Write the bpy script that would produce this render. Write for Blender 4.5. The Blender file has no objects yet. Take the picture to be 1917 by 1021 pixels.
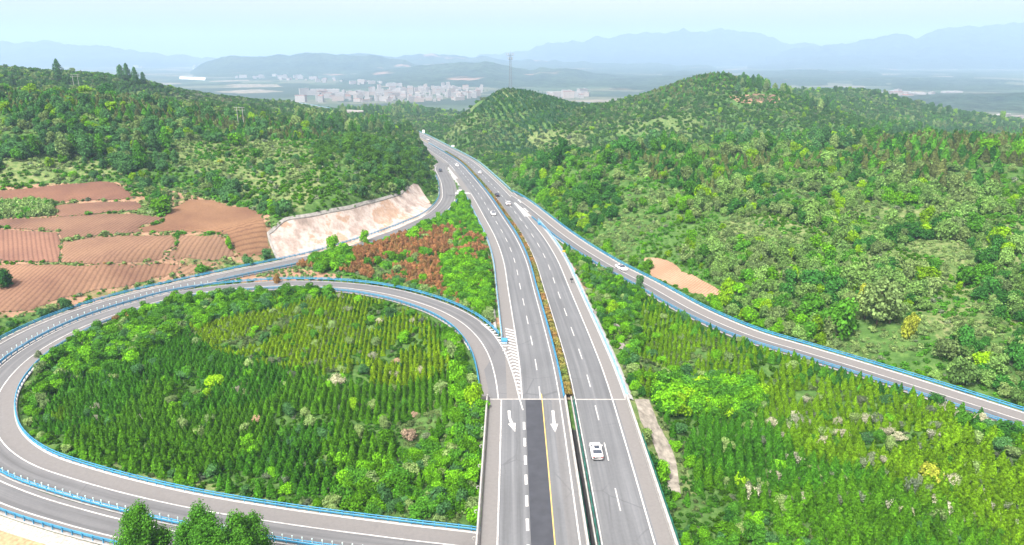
import bpy, math, random
import numpy as np
from mathutils import Vector, Matrix
from mathutils.geometry import delaunay_2d_cdt

# ------------------------------------------------------------------ camera, world, sun, exposure
SC = bpy.context.scene
COL = SC.collection
FPX, CH, PITCH = 1295.0, 67.0, math.atan((510.5 - 100.0) / 1295.0)
cam = bpy.data.objects.new('camera', bpy.data.cameras.new('camera'))
COL.objects.link(cam)
cam.location = (0, 0, CH)
cam.rotation_euler = (math.pi / 2 - PITCH, 0, 0)
cam.data.sensor_width = 36
cam.data.lens = FPX / 1917 * 36
cam.data.clip_start = 1
cam.data.clip_end = 60000
SC.camera = cam

SUN_EL, SUN_AZ = math.radians(58), math.radians(215)       # azimuth clockwise from +Y
world = bpy.data.worlds.new('World')
SC.world = world
world.use_nodes = True
wn = world.node_tree
sky = wn.nodes.new('ShaderNodeTexSky')
sky.sky_type = 'NISHITA'
sky.sun_disc = False
sky.sun_elevation = SUN_EL
sky.sun_rotation = SUN_AZ
sky.air_density = 1.0
sky.dust_density = 4.0
sky.ozone_density = 1.0
wn.nodes['Background'].inputs['Strength'].default_value = 0.15
bw = wn.nodes.new('ShaderNodeRGBToBW'); wn.links.new(sky.outputs['Color'], bw.inputs[0])     # thin cloud veil: half way to grey
mxs = wn.nodes.new('ShaderNodeMix'); mxs.data_type = 'RGBA'; mxs.inputs[0].default_value = 0.9
vm = wn.nodes.new('ShaderNodeVectorMath'); vm.operation = 'MULTIPLY'; vm.inputs[1].default_value = (1.17, 1.03, 0.97); wn.links.new(bw.outputs[0], vm.inputs[0])
wn.links.new(sky.outputs['Color'], mxs.inputs[6]); wn.links.new(vm.outputs[0], mxs.inputs[7])
wn.links.new(mxs.outputs[2], wn.nodes['Background'].inputs['Color'])
sl = bpy.data.lights.new('sun', 'SUN')
sl.energy = 2.6
sl.angle = math.radians(6)
sl.color = (1.0, 0.96, 0.9)
sun = bpy.data.objects.new('sun', sl)
COL.objects.link(sun)
sd = Vector((math.sin(SUN_AZ) * math.cos(SUN_EL), math.cos(SUN_AZ) * math.cos(SUN_EL), math.sin(SUN_EL)))
sun.rotation_euler = sd.to_track_quat('Z', 'Y').to_euler()
sun.location = (0, -50, 200)
SC.view_settings.view_transform = 'Standard'
SC.view_settings.look = 'None'
SC.view_settings.exposure = 1.36
SC.view_settings.gamma = 1
SC.render.engine = 'CYCLES'
SC.cycles.max_bounces = 6
SC.cycles.diffuse_bounces = 3
SC.cycles.glossy_bounces = 2
SC.cycles.transmission_bounces = 3
SC.cycles.volume_bounces = 1
SC.cycles.use_denoising = True
HAZE_DENSITY = 1.75e-4

rng = np.random.default_rng(7)
random.seed(7)

# ------------------------------------------------------------------ pixel <-> world (photo pixels, 1917 x 1021)
cp, sp = math.cos(PITCH), math.sin(PITCH)
def un(u, v, z=0.0):
    a = (u - 958.5) / FPX; b = -(v - 510.5) / FPX
    dx, dy, dz = a, cp + b * sp, -sp + b * cp
    t = (z - CH) / dz
    return (dx * t, dy * t)
def pix(x, y, z):
    x = np.asarray(x, float); y = np.asarray(y, float); z = np.asarray(z, float) - CH
    d = y * cp - z * sp
    up = y * sp + z * cp
    d = np.where(d > 1, d, 1)
    return 958.5 + FPX * x / d, 510.5 - FPX * up / d, d
def atD(u, v, D):
    """world point on the ray of (u,v) at forward distance y = D"""
    a = (u - 958.5) / FPX; b = -(v - 510.5) / FPX
    dx, dy, dz = a, cp + b * sp, -sp + b * cp
    t = D / dy
    return (dx * t, D, CH + dz * t)

def inpoly(px, py, poly):
    px = np.asarray(px, float); py = np.asarray(py, float)
    r = np.zeros(px.shape, bool)
    n = len(poly)
    j = n - 1
    for i in range(n):
        xi, yi = poly[i]; xj, yj = poly[j]
        if yi != yj:
            c = ((yi > py) != (yj > py)) & (px < (xj - xi) * (py - yi) / (yj - yi) + xi)
            r ^= c
        j = i
    return r

def vnoise(x, y, seed=0.0):
    ix = np.floor(x); iy = np.floor(y)
    fx = x - ix; fy = y - iy
    fx = fx * fx * (3 - 2 * fx); fy = fy * fy * (3 - 2 * fy)
    def h(a, b):
        s = np.sin(a * 127.1 + b * 311.7 + seed * 17.3) * 43758.5453
        return s - np.floor(s)
    return (h(ix, iy) * (1 - fx) + h(ix + 1, iy) * fx) * (1 - fy) + (h(ix, iy + 1) * (1 - fx) + h(ix + 1, iy + 1) * fx) * fy
def fbm(x, y, o=4, seed=0.0):
    r = 0; a = 0.5; t = 0
    for k in range(o):
        r = r + a * vnoise(x, y, seed + k * 3.1); t += a
        x = x * 2.03 + 5.7; y = y * 2.03 - 3.1; a *= 0.5
    return r / t
def sstep(a, b, x):
    t = np.clip((x - a) / (b - a), 0, 1)
    return t * t * (3 - 2 * t)

# ------------------------------------------------------------------ object helpers
def tag(o, label=None, cat=None, group=None, kind=None):
    if label: o['label'] = label
    if cat: o['category'] = cat
    if group: o['group'] = group
    if kind: o['kind'] = kind
    return o
def mesh(name, V, F, mat=None, smooth=False):
    """V (n,3), F (m,k) array or list of faces"""
    me = bpy.data.meshes.new(name)
    if isinstance(F, np.ndarray):
        V = np.ascontiguousarray(V, dtype=np.float32); F = np.ascontiguousarray(F, dtype=np.int32)
        m, k = F.shape
        me.vertices.add(len(V)); me.vertices.foreach_set('co', V.ravel())
        me.loops.add(m * k); me.loops.foreach_set('vertex_index', F.ravel())
        me.polygons.add(m); me.polygons.foreach_set('loop_start', np.arange(0, m * k, k, dtype=np.int32))
        me.update(calc_edges=True)
    else:
        me.from_pydata([tuple(map(float, v)) for v in V], [], F)
    if mat:
        for m_ in (mat if isinstance(mat, (list, tuple)) else [mat]): me.materials.append(m_)
    if smooth: me.polygons.foreach_set('use_smooth', [True] * len(me.polygons))
    return me
def link(name, me, parent=None, loc=None, rz=None):
    o = bpy.data.objects.new(name, me)
    COL.objects.link(o)
    if parent: o.parent = parent
    if loc is not None: o.location = loc
    if rz is not None: o.rotation_euler = (0, 0, rz)
    return o
def fattr(me, name, arr):
    a = me.attributes.new(name, 'FLOAT', 'POINT'); a.data.foreach_set('value', np.asarray(arr, np.float32).ravel())

class MB:
    """collects boxes, tubes and strips into one mesh"""
    def __init__(s): s.V = []; s.F = []; s.M = []
    def add(s, V, F, m=0):
        b = len(s.V); s.V += [tuple(v) for v in V]
        for f in F: s.F.append(tuple(b + i for i in f)); s.M.append(m)
    def box(s, c, sz, rz=0, m=0):
        cx, cy, cz = c; a, b, h = sz[0] / 2, sz[1] / 2, sz[2] / 2
        co, si = math.cos(rz), math.sin(rz)
        V = [(cx + x * co - y * si, cy + x * si + y * co, cz + z) for z in (-h, h) for x, y in ((-a, -b), (a, -b), (a, b), (-a, b))]
        s.add(V, [(3, 2, 1, 0), (4, 5, 6, 7), (0, 1, 5, 4), (1, 2, 6, 5), (2, 3, 7, 6), (3, 0, 4, 7)], m)
    def tube(s, p, q, r, r2=None, n=6, m=0):
        p = Vector(p); q = Vector(q); r2 = r if r2 is None else r2
        d = (q - p).normalized(); a = d.orthogonal().normalized(); b = d.cross(a)
        V = []
        for c, rr in ((p, r), (q, r2)):
            for k in range(n):
                t = 2 * math.pi * k / n
                V.append(c + (a * math.cos(t) + b * math.sin(t)) * rr)
        F = [(k, (k + 1) % n, n + (k + 1) % n, n + k) for k in range(n)] + [tuple(range(n - 1, -1, -1)), tuple(range(n, 2 * n))]
        s.add(V, F, m)
    def build(s, name, mat, parent=None, smooth=False):
        me = mesh(name, s.V, s.F, mat, smooth)
        if any(s.M): me.polygons.foreach_set('material_index', s.M)
        return link(name, me, parent)
    def me(s, name, mat, smooth=False):
        me = mesh(name, s.V, s.F, mat, smooth)
        if any(s.M): me.polygons.foreach_set('material_index', s.M)
        return me

# ------------------------------------------------------------------ materials
def newmat(name, rough=0.9, spec=0.2):
    m = bpy.data.materials.new(name); m.use_nodes = True
    b = m.node_tree.nodes['Principled BSDF']
    b.inputs['Roughness'].default_value = rough
    b.inputs['Specular IOR Level'].default_value = spec
    return m, m.node_tree, b
class NT:
    def __init__(s, nt): s.nt = nt
    def n(s, t, **k):
        x = s.nt.nodes.new(t)
        for a, v in k.items(): setattr(x, a, v)
        return x
    def l(s, a, b): s.nt.links.new(a, b)
    def noise(s, vec, scale, detail=4, rough=0.55):
        x = s.n('ShaderNodeTexNoise'); x.inputs['Scale'].default_value = scale; x.inputs['Detail'].default_value = detail
        x.inputs['Roughness'].default_value = rough
        if vec is not None: s.l(vec, x.inputs['Vector'])
        return x.outputs['Fac']
    def ramp(s, fac, stops, interp='LINEAR'):
        x = s.n('ShaderNodeValToRGB'); x.color_ramp.interpolation = interp
        e = x.color_ramp.elements
        while len(e) < len(stops): e.new(0.5)
        for i, (p, c) in enumerate(stops):
            e[i].position = p; e[i].color = (c[0], c[1], c[2], 1) if isinstance(c, (tuple, list)) else (c, c, c, 1)
        s.l(fac, x.inputs['Fac']); return x.outputs['Color']
    def mix(s, fac, a, b, mode='MIX'):
        x = s.n('ShaderNodeMix', data_type='RGBA', blend_type=mode)
        for i, v in ((0, fac), (6, a), (7, b)):
            if isinstance(v, (int, float)): x.inputs[i].default_value = v
            elif isinstance(v, tuple): x.inputs[i].default_value = (*v, 1) if len(v) == 3 else v
            else: s.l(v, x.inputs[i])
        return x.outputs[2]
    def math(s, op, a, b=0.0, c=0.0):
        x = s.n('ShaderNodeMath', operation=op)
        for i, v in enumerate((a, b, c)):
            if isinstance(v, (int, float)): x.inputs[i].default_value = v
            else: s.l(v, x.inputs[i])
        return x.outputs[0]
    def attr(s, name, typ='GEOMETRY', out='Fac'):
        x = s.n('ShaderNodeAttribute', attribute_type=typ, attribute_name=name); return x.outputs[out]
    def pos(s): return s.n('ShaderNodeNewGeometry').outputs['Position']
    def bump(s, h, strength, dist, b):
        x = s.n('ShaderNodeBump'); x.inputs['Strength'].default_value = strength; x.inputs['Distance'].default_value = dist
        s.l(h, x.inputs['Height']); s.l(x.outputs['Normal'], b.inputs['Normal'])

def simple(name, col, rough=0.8, spec=0.3, metal=0.0, var=0.12, scale=1.5):
    m, nt, b = newmat(name, rough, spec); N = NT(nt)
    b.inputs['Metallic'].default_value = metal
    f = N.noise(N.pos(), scale, 5)
    c = N.ramp(f, [(0.3, tuple(x * (1 - var) for x in col)), (0.7, tuple(min(1, x * (1 + var)) for x in col))])
    N.l(c, b.inputs['Base Color'])
    return m

def foliage_mat(name, trans=0.2):
    m, nt, b = newmat(name, 0.9, 0.0); N = NT(nt)
    t = N.attr('tint', 'INSTANCER', 'Color')
    g = N.n('ShaderNodeNewGeometry')
    r = N.ramp(g.outputs['Random Per Island'], [(0.0, 0.5), (0.5, 0.95), (1.0, 1.5)])
    c = N.mix(1.0, t, r, 'MULTIPLY')
    oi = N.n('ShaderNodeObjectInfo')
    r2 = N.ramp(oi.outputs['Random'], [(0.0, (0.78, 0.8, 0.8)), (1.0, (1.22, 1.17, 1.05))])
    c = N.mix(1.0, c, r2, 'MULTIPLY')
    N.l(c, b.inputs['Base Color'])
    tr = N.n('ShaderNodeBsdfTranslucent'); N.l(c, tr.inputs['Color'])
    mx = N.n('ShaderNodeMixShader'); mx.inputs[0].default_value = trans
    N.l(b.outputs[0], mx.inputs[1]); N.l(tr.outputs[0], mx.inputs[2])
    N.l(mx.outputs[0], nt.nodes['Material Output'].inputs['Surface'])
    return m
M_LEAF = foliage_mat('leaves')
M_BARK = simple('bark', (0.12, 0.09, 0.06), 0.95, 0.1, scale=6)
M_BARE = simple('bare_twigs', (0.42, 0.34, 0.26), 0.95, 0.1, scale=6)
M_WHITE = simple('road_paint', (0.52, 0.52, 0.51), 0.7, 0.2, var=0.28, scale=1.6)
def _worn(m, base):
    nt = m.node_tree; N = NT(nt); b = nt.nodes['Principled BSDF']; p = N.pos(); f = N.noise(p, 4.0, 6, 0.8); g = N.noise(p, 0.25, 3)
    src = b.inputs['Base Color'].links[0].from_socket
    k = N.math('ADD', f, N.math('MULTIPLY', N.math('SUBTRACT', g, 0.5), 0.5))
    N.l(N.mix(N.ramp(k, [(0.5, 0.0), (0.62, 0.55)]), src, base), b.inputs['Base Color'])
_worn(M_WHITE, (0.2, 0.2, 0.205))
M_YELLOW = simple('yellow_paint', (0.62, 0.42, 0.12), 0.7, 0.2, scale=1.2)
M_BLUE = simple('blue_rail_paint', (0.045, 0.25, 0.43), 0.45, 0.4, var=0.14, scale=0.5)
M_BLUEP = simple('pale_blue_paint', (0.22, 0.42, 0.56), 0.5, 0.4, var=0.1, scale=0.5)
M_TEAL = simple('teal_mesh', (0.04, 0.24, 0.18), 0.7, 0.2, var=0.25, scale=1.5)
M_CONC = simple('pale_concrete', (0.36, 0.355, 0.34), 0.9, 0.2, var=0.22, scale=1.3)
M_DCONC = simple('weathered_concrete', (0.3, 0.29, 0.27), 0.9, 0.2, var=0.3, scale=0.8)
M_STEEL = simple('galvanised_steel', (0.42, 0.43, 0.44), 0.5, 0.5, 0.5, scale=3)
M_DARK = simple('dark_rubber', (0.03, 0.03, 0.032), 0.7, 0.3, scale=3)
M_ROCK = simple('grey_rock', (0.2, 0.185, 0.165), 0.95, 0.2, var=0.45, scale=1.8)

def asphalt(name, base, warm, bridge=False):
    m, nt, b = newmat(name, 0.85, 0.25); N = NT(nt)
    p = N.pos()
    across = N.attr('across'); along = N.attr('along')
    f1 = N.noise(p, 0.06, 5); f2 = N.noise(p, 1.7, 6, 0.7)
    cmb = N.n('ShaderNodeCombineXYZ'); N.l(across, cmb.inputs[0])
    sc = N.math('MULTIPLY', along, 0.02); N.l(sc, cmb.inputs[1])
    f3 = N.noise(cmb.outputs[0], 1.3, 4, 0.6)                       # streaks worn along the lanes
    c = N.ramp(f3, [(0.3, tuple(x * 0.78 for x in base)), (0.7, tuple(x * 1.14 for x in base))])
    c = N.mix(1.0, c, N.ramp(f1, [(0.3, 0.9), (0.7, 1.08)]), 'MULTIPLY')
    c = N.mix(1.0, c, N.ramp(f2, [(0.25, 0.9), (0.75, 1.08)]), 'MULTIPLY')
    wt = N.math('ABSOLUTE', N.math('SINE', N.math('MULTIPLY', N.math('ADD', across, 0.1), 1.68)))      # wheel tracks, two to a lane
    c = N.mix(1.0, c, N.ramp(wt, [(0.0, 1.06), (1.0, 0.9)]), 'MULTIPLY')
    vc = N.n('ShaderNodeTexVoronoi', feature='DISTANCE_TO_EDGE'); vc.inputs['Scale'].default_value = 0.16; N.l(N.mix(0.35, p, N.n('ShaderNodeTexNoise').outputs['Color']), vc.inputs['Vector'])
    ck = N.math('MULTIPLY', N.math('LESS_THAN', vc.outputs['Distance'], 0.012), N.ramp(f1, [(0.5, 0.0), (0.6, 0.4)]))
    c = N.mix(ck, c, tuple(x * 0.45 for x in base))
    sh = N.attr('shoulder')
    c = N.mix(sh, c, N.mix(1.0, tuple(warm), N.ramp(f2, [(0.25, 0.88), (0.75, 1.1)]), 'MULTIPLY'))
    sp2 = N.noise(p, 0.35, 2)
    st = N.ramp(sp2, [(0.7, 0.0), (0.78, 1.0)])
    c = N.mix(N.math('MULTIPLY', st, 0.22), c, tuple(x * 0.6 for x in base))
    N.l(c, b.inputs['Base Color'])
    N.bump(f2, 0.25, 0.02, b)
    return m
M_ASPH = asphalt('worn_asphalt', (0.14, 0.148, 0.157), (0.168, 0.164, 0.16))
M_ASPHR = asphalt('ramp_asphalt', (0.14, 0.144, 0.15), (0.168, 0.162, 0.158))
M_PATCH = simple('fresh_asphalt', (0.048, 0.052, 0.062), 0.8, 0.25, var=0.14, scale=0.5)

# ------------------------------------------------------------------ road centrelines
def catmull(P, step=2.0):
    P = np.array(P, float); out = []
    Q = np.vstack([2 * P[0] - P[1], P, 2 * P[-1] - P[-2]])
    for i in range(1, len(Q) - 2):
        p0, p1, p2, p3 = Q[i - 1], Q[i], Q[i + 1], Q[i + 2]
        n = max(2, int(np.linalg.norm((p2 - p1)[:2]) / 1.0))
        for k in range(n):
            t = k / n
            out.append(0.5 * ((2 * p1) + (-p0 + p2) * t + (2 * p0 - 5 * p1 + 4 * p2 - p3) * t * t + (-p0 + 3 * p1 - 3 * p2 + p3) * t ** 3))
    out.append(Q[-2]); out = np.array(out)
    for _ in range(3):
        out[1:-1] = (out[:-2] + 2 * out[1:-1] + out[2:]) / 4
    s = np.r_[0, np.cumsum(np.hypot(*(np.diff(out[:, :2], axis=0).T)))]
    t = np.linspace(0, s[-1], max(2, int(s[-1] / step) + 1))
    return np.stack([np.interp(t, s, out[:, k]) for k in range(3)], 1)
class Path:
    def __init__(s, P, step=2.0):
        s.P = catmull(P, step)
        d = np.gradient(s.P[:, :2], axis=0); d /= np.linalg.norm(d, axis=1)[:, None]
        s.T = d; s.N = np.stack([d[:, 1], -d[:, 0]], 1)            # N points to the right of travel
        s.S = np.r_[0, np.cumsum(np.hypot(*(np.diff(s.P[:, :2], axis=0).T)))]
        s.L = s.S[-1]
    def at(s, t, off=0.0, dz=0.0):
        t = np.asarray(t, float)
        if callable(off): off = off(t)
        x = np.interp(t, s.S, s.P[:, 0]); y = np.interp(t, s.S, s.P[:, 1]); z = np.interp(t, s.S, s.P[:, 2])
        nx = np.interp(t, s.S, s.N[:, 0]); ny = np.interp(t, s.S, s.N[:, 1])
        return np.stack([x + nx * off, y + ny * off, z + dz + 0 * x], -1)
    def heading(s, t):
        return math.atan2(np.interp(t, s.S, s.T[:, 1]), np.interp(t, s.S, s.T[:, 0]))
    def near(s, x, y):
        i = int(np.argmin((s.P[:, 0] - x) ** 2 + (s.P[:, 1] - y) ** 2)); return s.S[i]
    def at_y(s, y): return float(np.interp(y, s.P[:, 1], s.S))

def hz(y): return -0.035 * np.clip(y - 300, 0, 330) * sstep(300, 380, y)
med_px = [(1011, 544), (994, 487), (973, 443.6), (946, 403.5), (917, 363), (887, 328), (864, 305), (840, 289.5), (807, 270.5), (777, 254), (747, 242)]
MP = [(11.5, 40, 0), (11.5, 80, 0), (11.5, 110, 0), (11.3, 135, 0), (10.4, 157, 0)]
for u_, v_ in med_px:
    z = 0.0
    for _ in range(12):
        x, y = un(u_, v_, z); z = float(hz(y))
    MP.append((x, y, z))
x, y, z = MP[-1]
for k in range(1, 8):
    MP.append((x - 26 * k - 1.2 * k * k, y + 58 * k, z))
HW = Path(MP)

A_xy = [(-2, 122), (-3, 135), (-5.0, 148), (-8.6, 160), (-14.2, 171), (-23, 182), (-36.5, 193), (-52, 200), (-70, 203), (-86, 201), (-99, 196),
        (-107.6, 187), (-113.8, 177.3), (-117, 167.5), (-118, 156.8), (-116.5, 146.3), (-112.5, 135.2), (-106, 125), (-98.5, 117), (-89, 110.6), (-78, 106.1),
        (-66, 102.1), (-52, 98.4), (-35, 95.1), (-18, 92.3), (-3, 89.5), (8, 84), (15, 75), (18, 62), (18, 50)]
def WY(y): return sstep(110, 178, np.asarray(y, float))
def withz(xy, knots):
    xy = np.array(xy, float); s = np.r_[0, np.cumsum(np.hypot(*(np.diff(xy, axis=0).T)))]; s /= s[-1]
    z = np.interp(s, [k[0] for k in knots], [k[1] for k in knots])
    return [(a, b, c) for (a, b), c in zip(xy, z)]
RA = Path(withz(A_xy, [(0, 0), (0.12, 0), (0.30, -1.4), (0.42, -2.6), (0.62, -5.0), (0.82, -7.2), (1, -7.6)]))
# ramp B runs beside A on its outer side, then swings off to the motorway farther up
ta = [t for t in np.linspace(RA.near(-99, 196), RA.L, 60)]
Bo = RA.at(ta, 7.25 + 2.3 * WY(RA.at(ta)[:, 1]))     # travel of A is anticlockwise (to the left): its right-hand side is the outer side
if (Bo[30, 0] + 60) ** 2 + (Bo[30, 1] - 150) ** 2 < (RA.at(ta[30])[0] + 60) ** 2 + (RA.at(ta[30])[1] - 150) ** 2: Bo = RA.at(ta, -7.25 - 2.3 * WY(RA.at(ta)[:, 1]))
B_far = [tuple(HW.at(HW.at_y(q), o)) for q, o in ((575, -8), (535, -9.5), (495, -12))] + [(-47, 452, -4.6), (-41, 415, -3.6), (-36.5, 385, -2.3), (-33.2, 357, -1.4), (-31.3, 336, -0.9), (-31.8, 316, -0.7), (-35, 296, -0.7), (-42.5, 277, -0.8),
         (-50, 262, -0.9), (-58, 249, -1.0), (-67, 236, -1.1), (-77, 225.5, -1.2), (-88, 216.5, -1.4)]
RB = Path(B_far + [tuple(p) for p in Bo[::3]])
C_pts = [(-11, 372), (-1.5, 345), (5.5, 318), (12, 291), (17.8, 267), (24.8, 242), (32.6, 219), (40.5, 200), (49.7, 176), (58.8, 160), (68.2, 150), (78.2, 139.6), (89, 127.5),
         (98, 117), (112, 101), (128, 82)]
def AO(c): return lambda t: 3.75 + 0.9 * WY(RA.at(t)[..., 1]) + c
def HB(k, c): return lambda t: k * (3.1 + 1.4 * WY(RB.at(t)[..., 1])) + c
RC = Path([(a, b, float(hz(b))) for a, b in C_pts])

# ------------------------------------------------------------------ terrain height
CTRL = [  # (u, v, z): ground of height z seen at that pixel
 # inside the loop
 (630, 560, -1.8), (400, 575, -3), (300, 620, -4), (150, 700, -5), (100, 800, -6), (300, 720, -5), (500, 700, -5), (700, 700, -5), (840, 640, -3.2), (880, 760, -7.2),
 (885, 940, -8.4), (600, 850, -7), (400, 850, -7), (700, 950, -8), (500, 930, -7.8), (250, 860, -6.6),
 # between A, B and the motorway
 (560, 505, -0.6), (700, 470, 0.3), (800, 480, 0.3), (870, 520, -0.4), (890, 580, -1), (860, 390, -0.8), (760, 440, 0), (640, 500, -0.2), (820, 420, -0.3),
 # right triangle
 (1110, 560, -1), (1130, 650, -2.5), (1210, 760, -6), (1220, 600, -3.2), (1400, 700, -5), (1300, 850, -7.4), (1500, 900, -6.5), (1700, 900, -5.5), (1900, 950, -5), (1600, 760, -3.6),
 (1850, 830, -2.4), (1250, 950, -8.4), (1200, 1010, -8.6), (1900, 1015, -6), (1060, 480, -0.4),
 # hillside right of ramp C
 (1050, 380, 1.5), (1000, 340, 8), (1100, 390, 6), (1200, 440, 5), (1300, 500, 3.5), (1120, 330, 15), (1080, 300, 17), (1000, 308, 12), (960, 320, 3), (1300, 400, 11), (1160, 300, 19), (1300, 302, 19), (1500, 312, 19), (1700, 285, 23),
 (1900, 268, 26), (1500, 400, 12), (1700, 400, 14), (1900, 400, 16), (1500, 500, 6.5), (1700, 550, 6), (1900, 600, 7), (1700, 660, 2), (1900, 750, 1.5), (1450, 600, 1), (1250, 500, 0.8), (1350, 560, 0.6),
 (1600, 350, 17), (1850, 330, 20),
 # behind that crest
 (1150, 272, -3), (1300, 272, 2), (1100, 240, 6), (1450, 262, 4), (1600, 270, 2), (1740, 276, -8), (1860, 264, -32),
 # tower hill and the ridge behind it
 (955, 168, 34), (930, 173, 31), (985, 171, 32), (955, 200, 21), (955, 240, 5), (960, 283, -9), (900, 185, 20), (905, 215, 5), (870, 225, -2), (840, 252, -9), (1080, 200, 17), (1110, 205, 14), (1040, 188, 24), (1150, 215, 12), (1000, 230, 12),
 (1340, 140, 46), (1290, 153, 38), (1250, 166, 31), (1200, 184, 23), (1150, 197, 17), (1340, 200, 22), (1340, 240, 9), (1240, 220, 16), (1450, 180, 29), (1400, 195, 24), (1550, 214, 15), (1650, 238, 5), (1740, 258, -5), (1500, 235, 12),
 (1790, 276, -16),
 # left hump beside B
 (760, 352, 7), (600, 400, 11), (510, 432, 10), (650, 335, 16), (750, 312, 13), (800, 330, 4.5), (785, 300, 3), (720, 278, 16), (650, 270, 20), (600, 276, 21), (700, 300, 19), (640, 372, 13), (560, 330, 18),
 (500, 350, 14), (800, 370, 1.5),
 # fields and left hillside
 (560, 240, 22), (450, 300, 20), (300, 290, 24), (100, 290, 26), (400, 330, 18), (200, 345, 17), (0, 358, 16), (0, 500, 5.5), (0, 590, -1), (250, 500, 5), (400, 450, 7), (480, 400, 10), (250, 400, 12), (100, 440, 9),
 (450, 490, 1.5), (300, 545, 0), (150, 570, -1), (0, 220, 39), (0, 182, 44), (200, 224, 37), (200, 196, 42), (400, 256, 27), (400, 240, 29), (300, 226, 34), (500, 235, 26),
 # second ridge on the left
 (0, 131, 50), (120, 139, 48), (240, 150, 44), (240, 172, 36), (350, 178, 27), (450, 194, 16), (540, 196, 12), (600, 212, 1), (410, 208, 18), (330, 200, 22),
 (650, 210, -4), (700, 240, -11), (680, 222, -9), (800, 215, -13), (640, 236, 0), (740, 200, -16), (770, 232, -13),
]
cx, cy, cz = [], [], []
for (u, v, z) in CTRL:
    a, b = un(u, v, z); cx.append(a); cy.append(b); cz.append(z)
for (a, b, z) in [(-400, 60, 6), (-250, 110, 1), (-180, 140, -2), (-160, 100, -6), (-120, 80, -10), (-60, 70, -10), (0, 60, -9), (60, 50, -9), (160, 40, -8), (300, 60, -4), (300, 150, 10), (-300, 200, 20), (-420, 320, 32),
                  (400, 300, 27), (500, 500, -8), (420, 640, -14), (480, 760, -30), (360, 760, -8), (-700, 700, 50), (-520, 480, 48), (-950, 900, 40), (-500, 1100, -35), (0, 1150, -40), (-250, 1150, -38), (400, 1300, -20), (700, 1250, -35), (900, 900, -45), (700, 700, -20), (1200, 1200, -52),
                  (-1200, 1500, -20), (0, 1600, -58), (700, 1900, -58), (1500, 1900, -60), (-800, 1900, -58), (500, 1000, 15), (300, 1100, 5), (0, 0, -9), (-200, 0, -8), (200, 0, -8), (600, 100, 5), (-700, 200, 30),
                  (-340, 300, 24), (-330, 590, 33), (-230, 590, 26), (-130, 620, 6), (120, 880, -6), (50, 850, -8), (-20, 830, -14), (160, 1000, -22), (-80, 900, -24), (240, 960, 2), (90, 780, 8), (380, 850, 10), (-60, 560, 12), (-150, 480, 22), (-130, 560, 8)]:
    cx.append(a); cy.append(b); cz.append(z)
cx = np.array(cx); cy = np.array(cy); cz = np.array(cz)
RB_E = 12.0
def phi(d2): return -np.sqrt(d2 + RB_E * RB_E)
A_ = phi((cx[:, None] - cx) ** 2 + (cy[:, None] - cy) ** 2)
n_ = len(cx)
G_ = np.zeros((n_ + 1, n_ + 1)); G_[:n_, :n_] = A_ + np.eye(n_) * 1.5; G_[:n_, n_] = 1; G_[n_, :n_] = 1
sol = np.linalg.solve(G_, np.r_[cz, 0])
def rbf(x, y):
    x = np.asarray(x, float).ravel(); y = np.asarray(y, float).ravel(); out = np.empty(len(x))
    for i in range(0, len(x), 40000):
        d2 = (x[i:i + 40000, None] - cx) ** 2 + (y[i:i + 40000, None] - cy) ** 2
        out[i:i + 40000] = phi(d2) @ sol[:n_] + sol[n_]
    return out
roads = []
def addroad(path, c, hw, sel):
    P = path.at(path.S, c); k = sel(P)
    roads.append((P[k].astype(np.float32), hw))
addroad(HW, -0.4, 12.6, lambda P: P[:, 1] > 129)
addroad(RA, 0, 4.2, lambda P: (P[:, 1] > 128) | (P[:, 0] < -8) | (P[:, 2] < -5))
addroad(RB, 0, 4.2, lambda P: P[:, 1] > -100)
addroad(RC, 0, 4.0, lambda P: P[:, 1] > -100)
def road_dist(x, y):
    """edge distance to the nearest road and that road's height"""
    x = np.asarray(x, np.float32).ravel(); y = np.asarray(y, np.float32).ravel()
    D = np.full(len(x), 1e4, np.float32); Z = np.zeros(len(x), np.float32)
    for P, hw in roads:
        for i in range(0, len(x), 20000):
            xs = x[i:i + 20000]; ys = y[i:i + 20000]
            sel = (xs > P[:, 0].min() - 60) & (xs < P[:, 0].max() + 60) & (ys > P[:, 1].min() - 60) & (ys < P[:, 1].max() + 60)
            if not sel.any(): continue
            d2 = (xs[sel, None] - P[:, 0]) ** 2 + (ys[sel, None] - P[:, 1]) ** 2
            j = d2.argmin(1); d = np.sqrt(d2[np.arange(len(j)), j]) - hw
            ii = np.nonzero(sel)[0] + i
            better = d < D[ii]
            D[ii[better]] = d[better]; Z[ii[better]] = P[j, 2][better]
    return D, Z
GX0, GX1, GY0, GY1, GS = -640.0, 640.0, 20.0, 1120.0, 1.6
gx = np.arange(GX0, GX1 + 0.1, GS); gy = np.arange(GY0, GY1 + 0.1, GS)
XX, YY = np.meshgrid(gx, gy)
xf, yf = XX.ravel(), YY.ravel()
base = rbf(xf, yf)
RD, RZ = road_dist(xf, yf)
calm = sstep(3, 28, RD)
_u, _v, _d = pix(xf, yf, base)
_m = np.zeros(len(xf))
for _p in (([(-80, 335), (260, 335), (300, 370), (370, 365), (510, 400), (520, 425), (640, 385), (790, 335), (840, 400), (700, 470), (500, 520), (250, 570), (-80, 620)]), [(1190, 480), (1280, 480), (1380, 570), (1250, 530)]):
    _m[inpoly(_u, _v, _p)] = 1
_m = _m.reshape(XX.shape)
for _ in range(10):
    _m[1:-1, 1:-1] = (_m[1:-1, 1:-1] * 2 + _m[:-2, 1:-1] + _m[2:, 1:-1] + _m[1:-1, :-2] + _m[1:-1, 2:]) / 6
calm = calm * (1 - 0.9 * _m.ravel())
base = base + calm * ((fbm(xf / 42, yf / 42, 3, 1) - 0.5) * 5 + (fbm(xf / 11, yf / 11, 3, 2) - 0.5) * 1.6)
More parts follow.
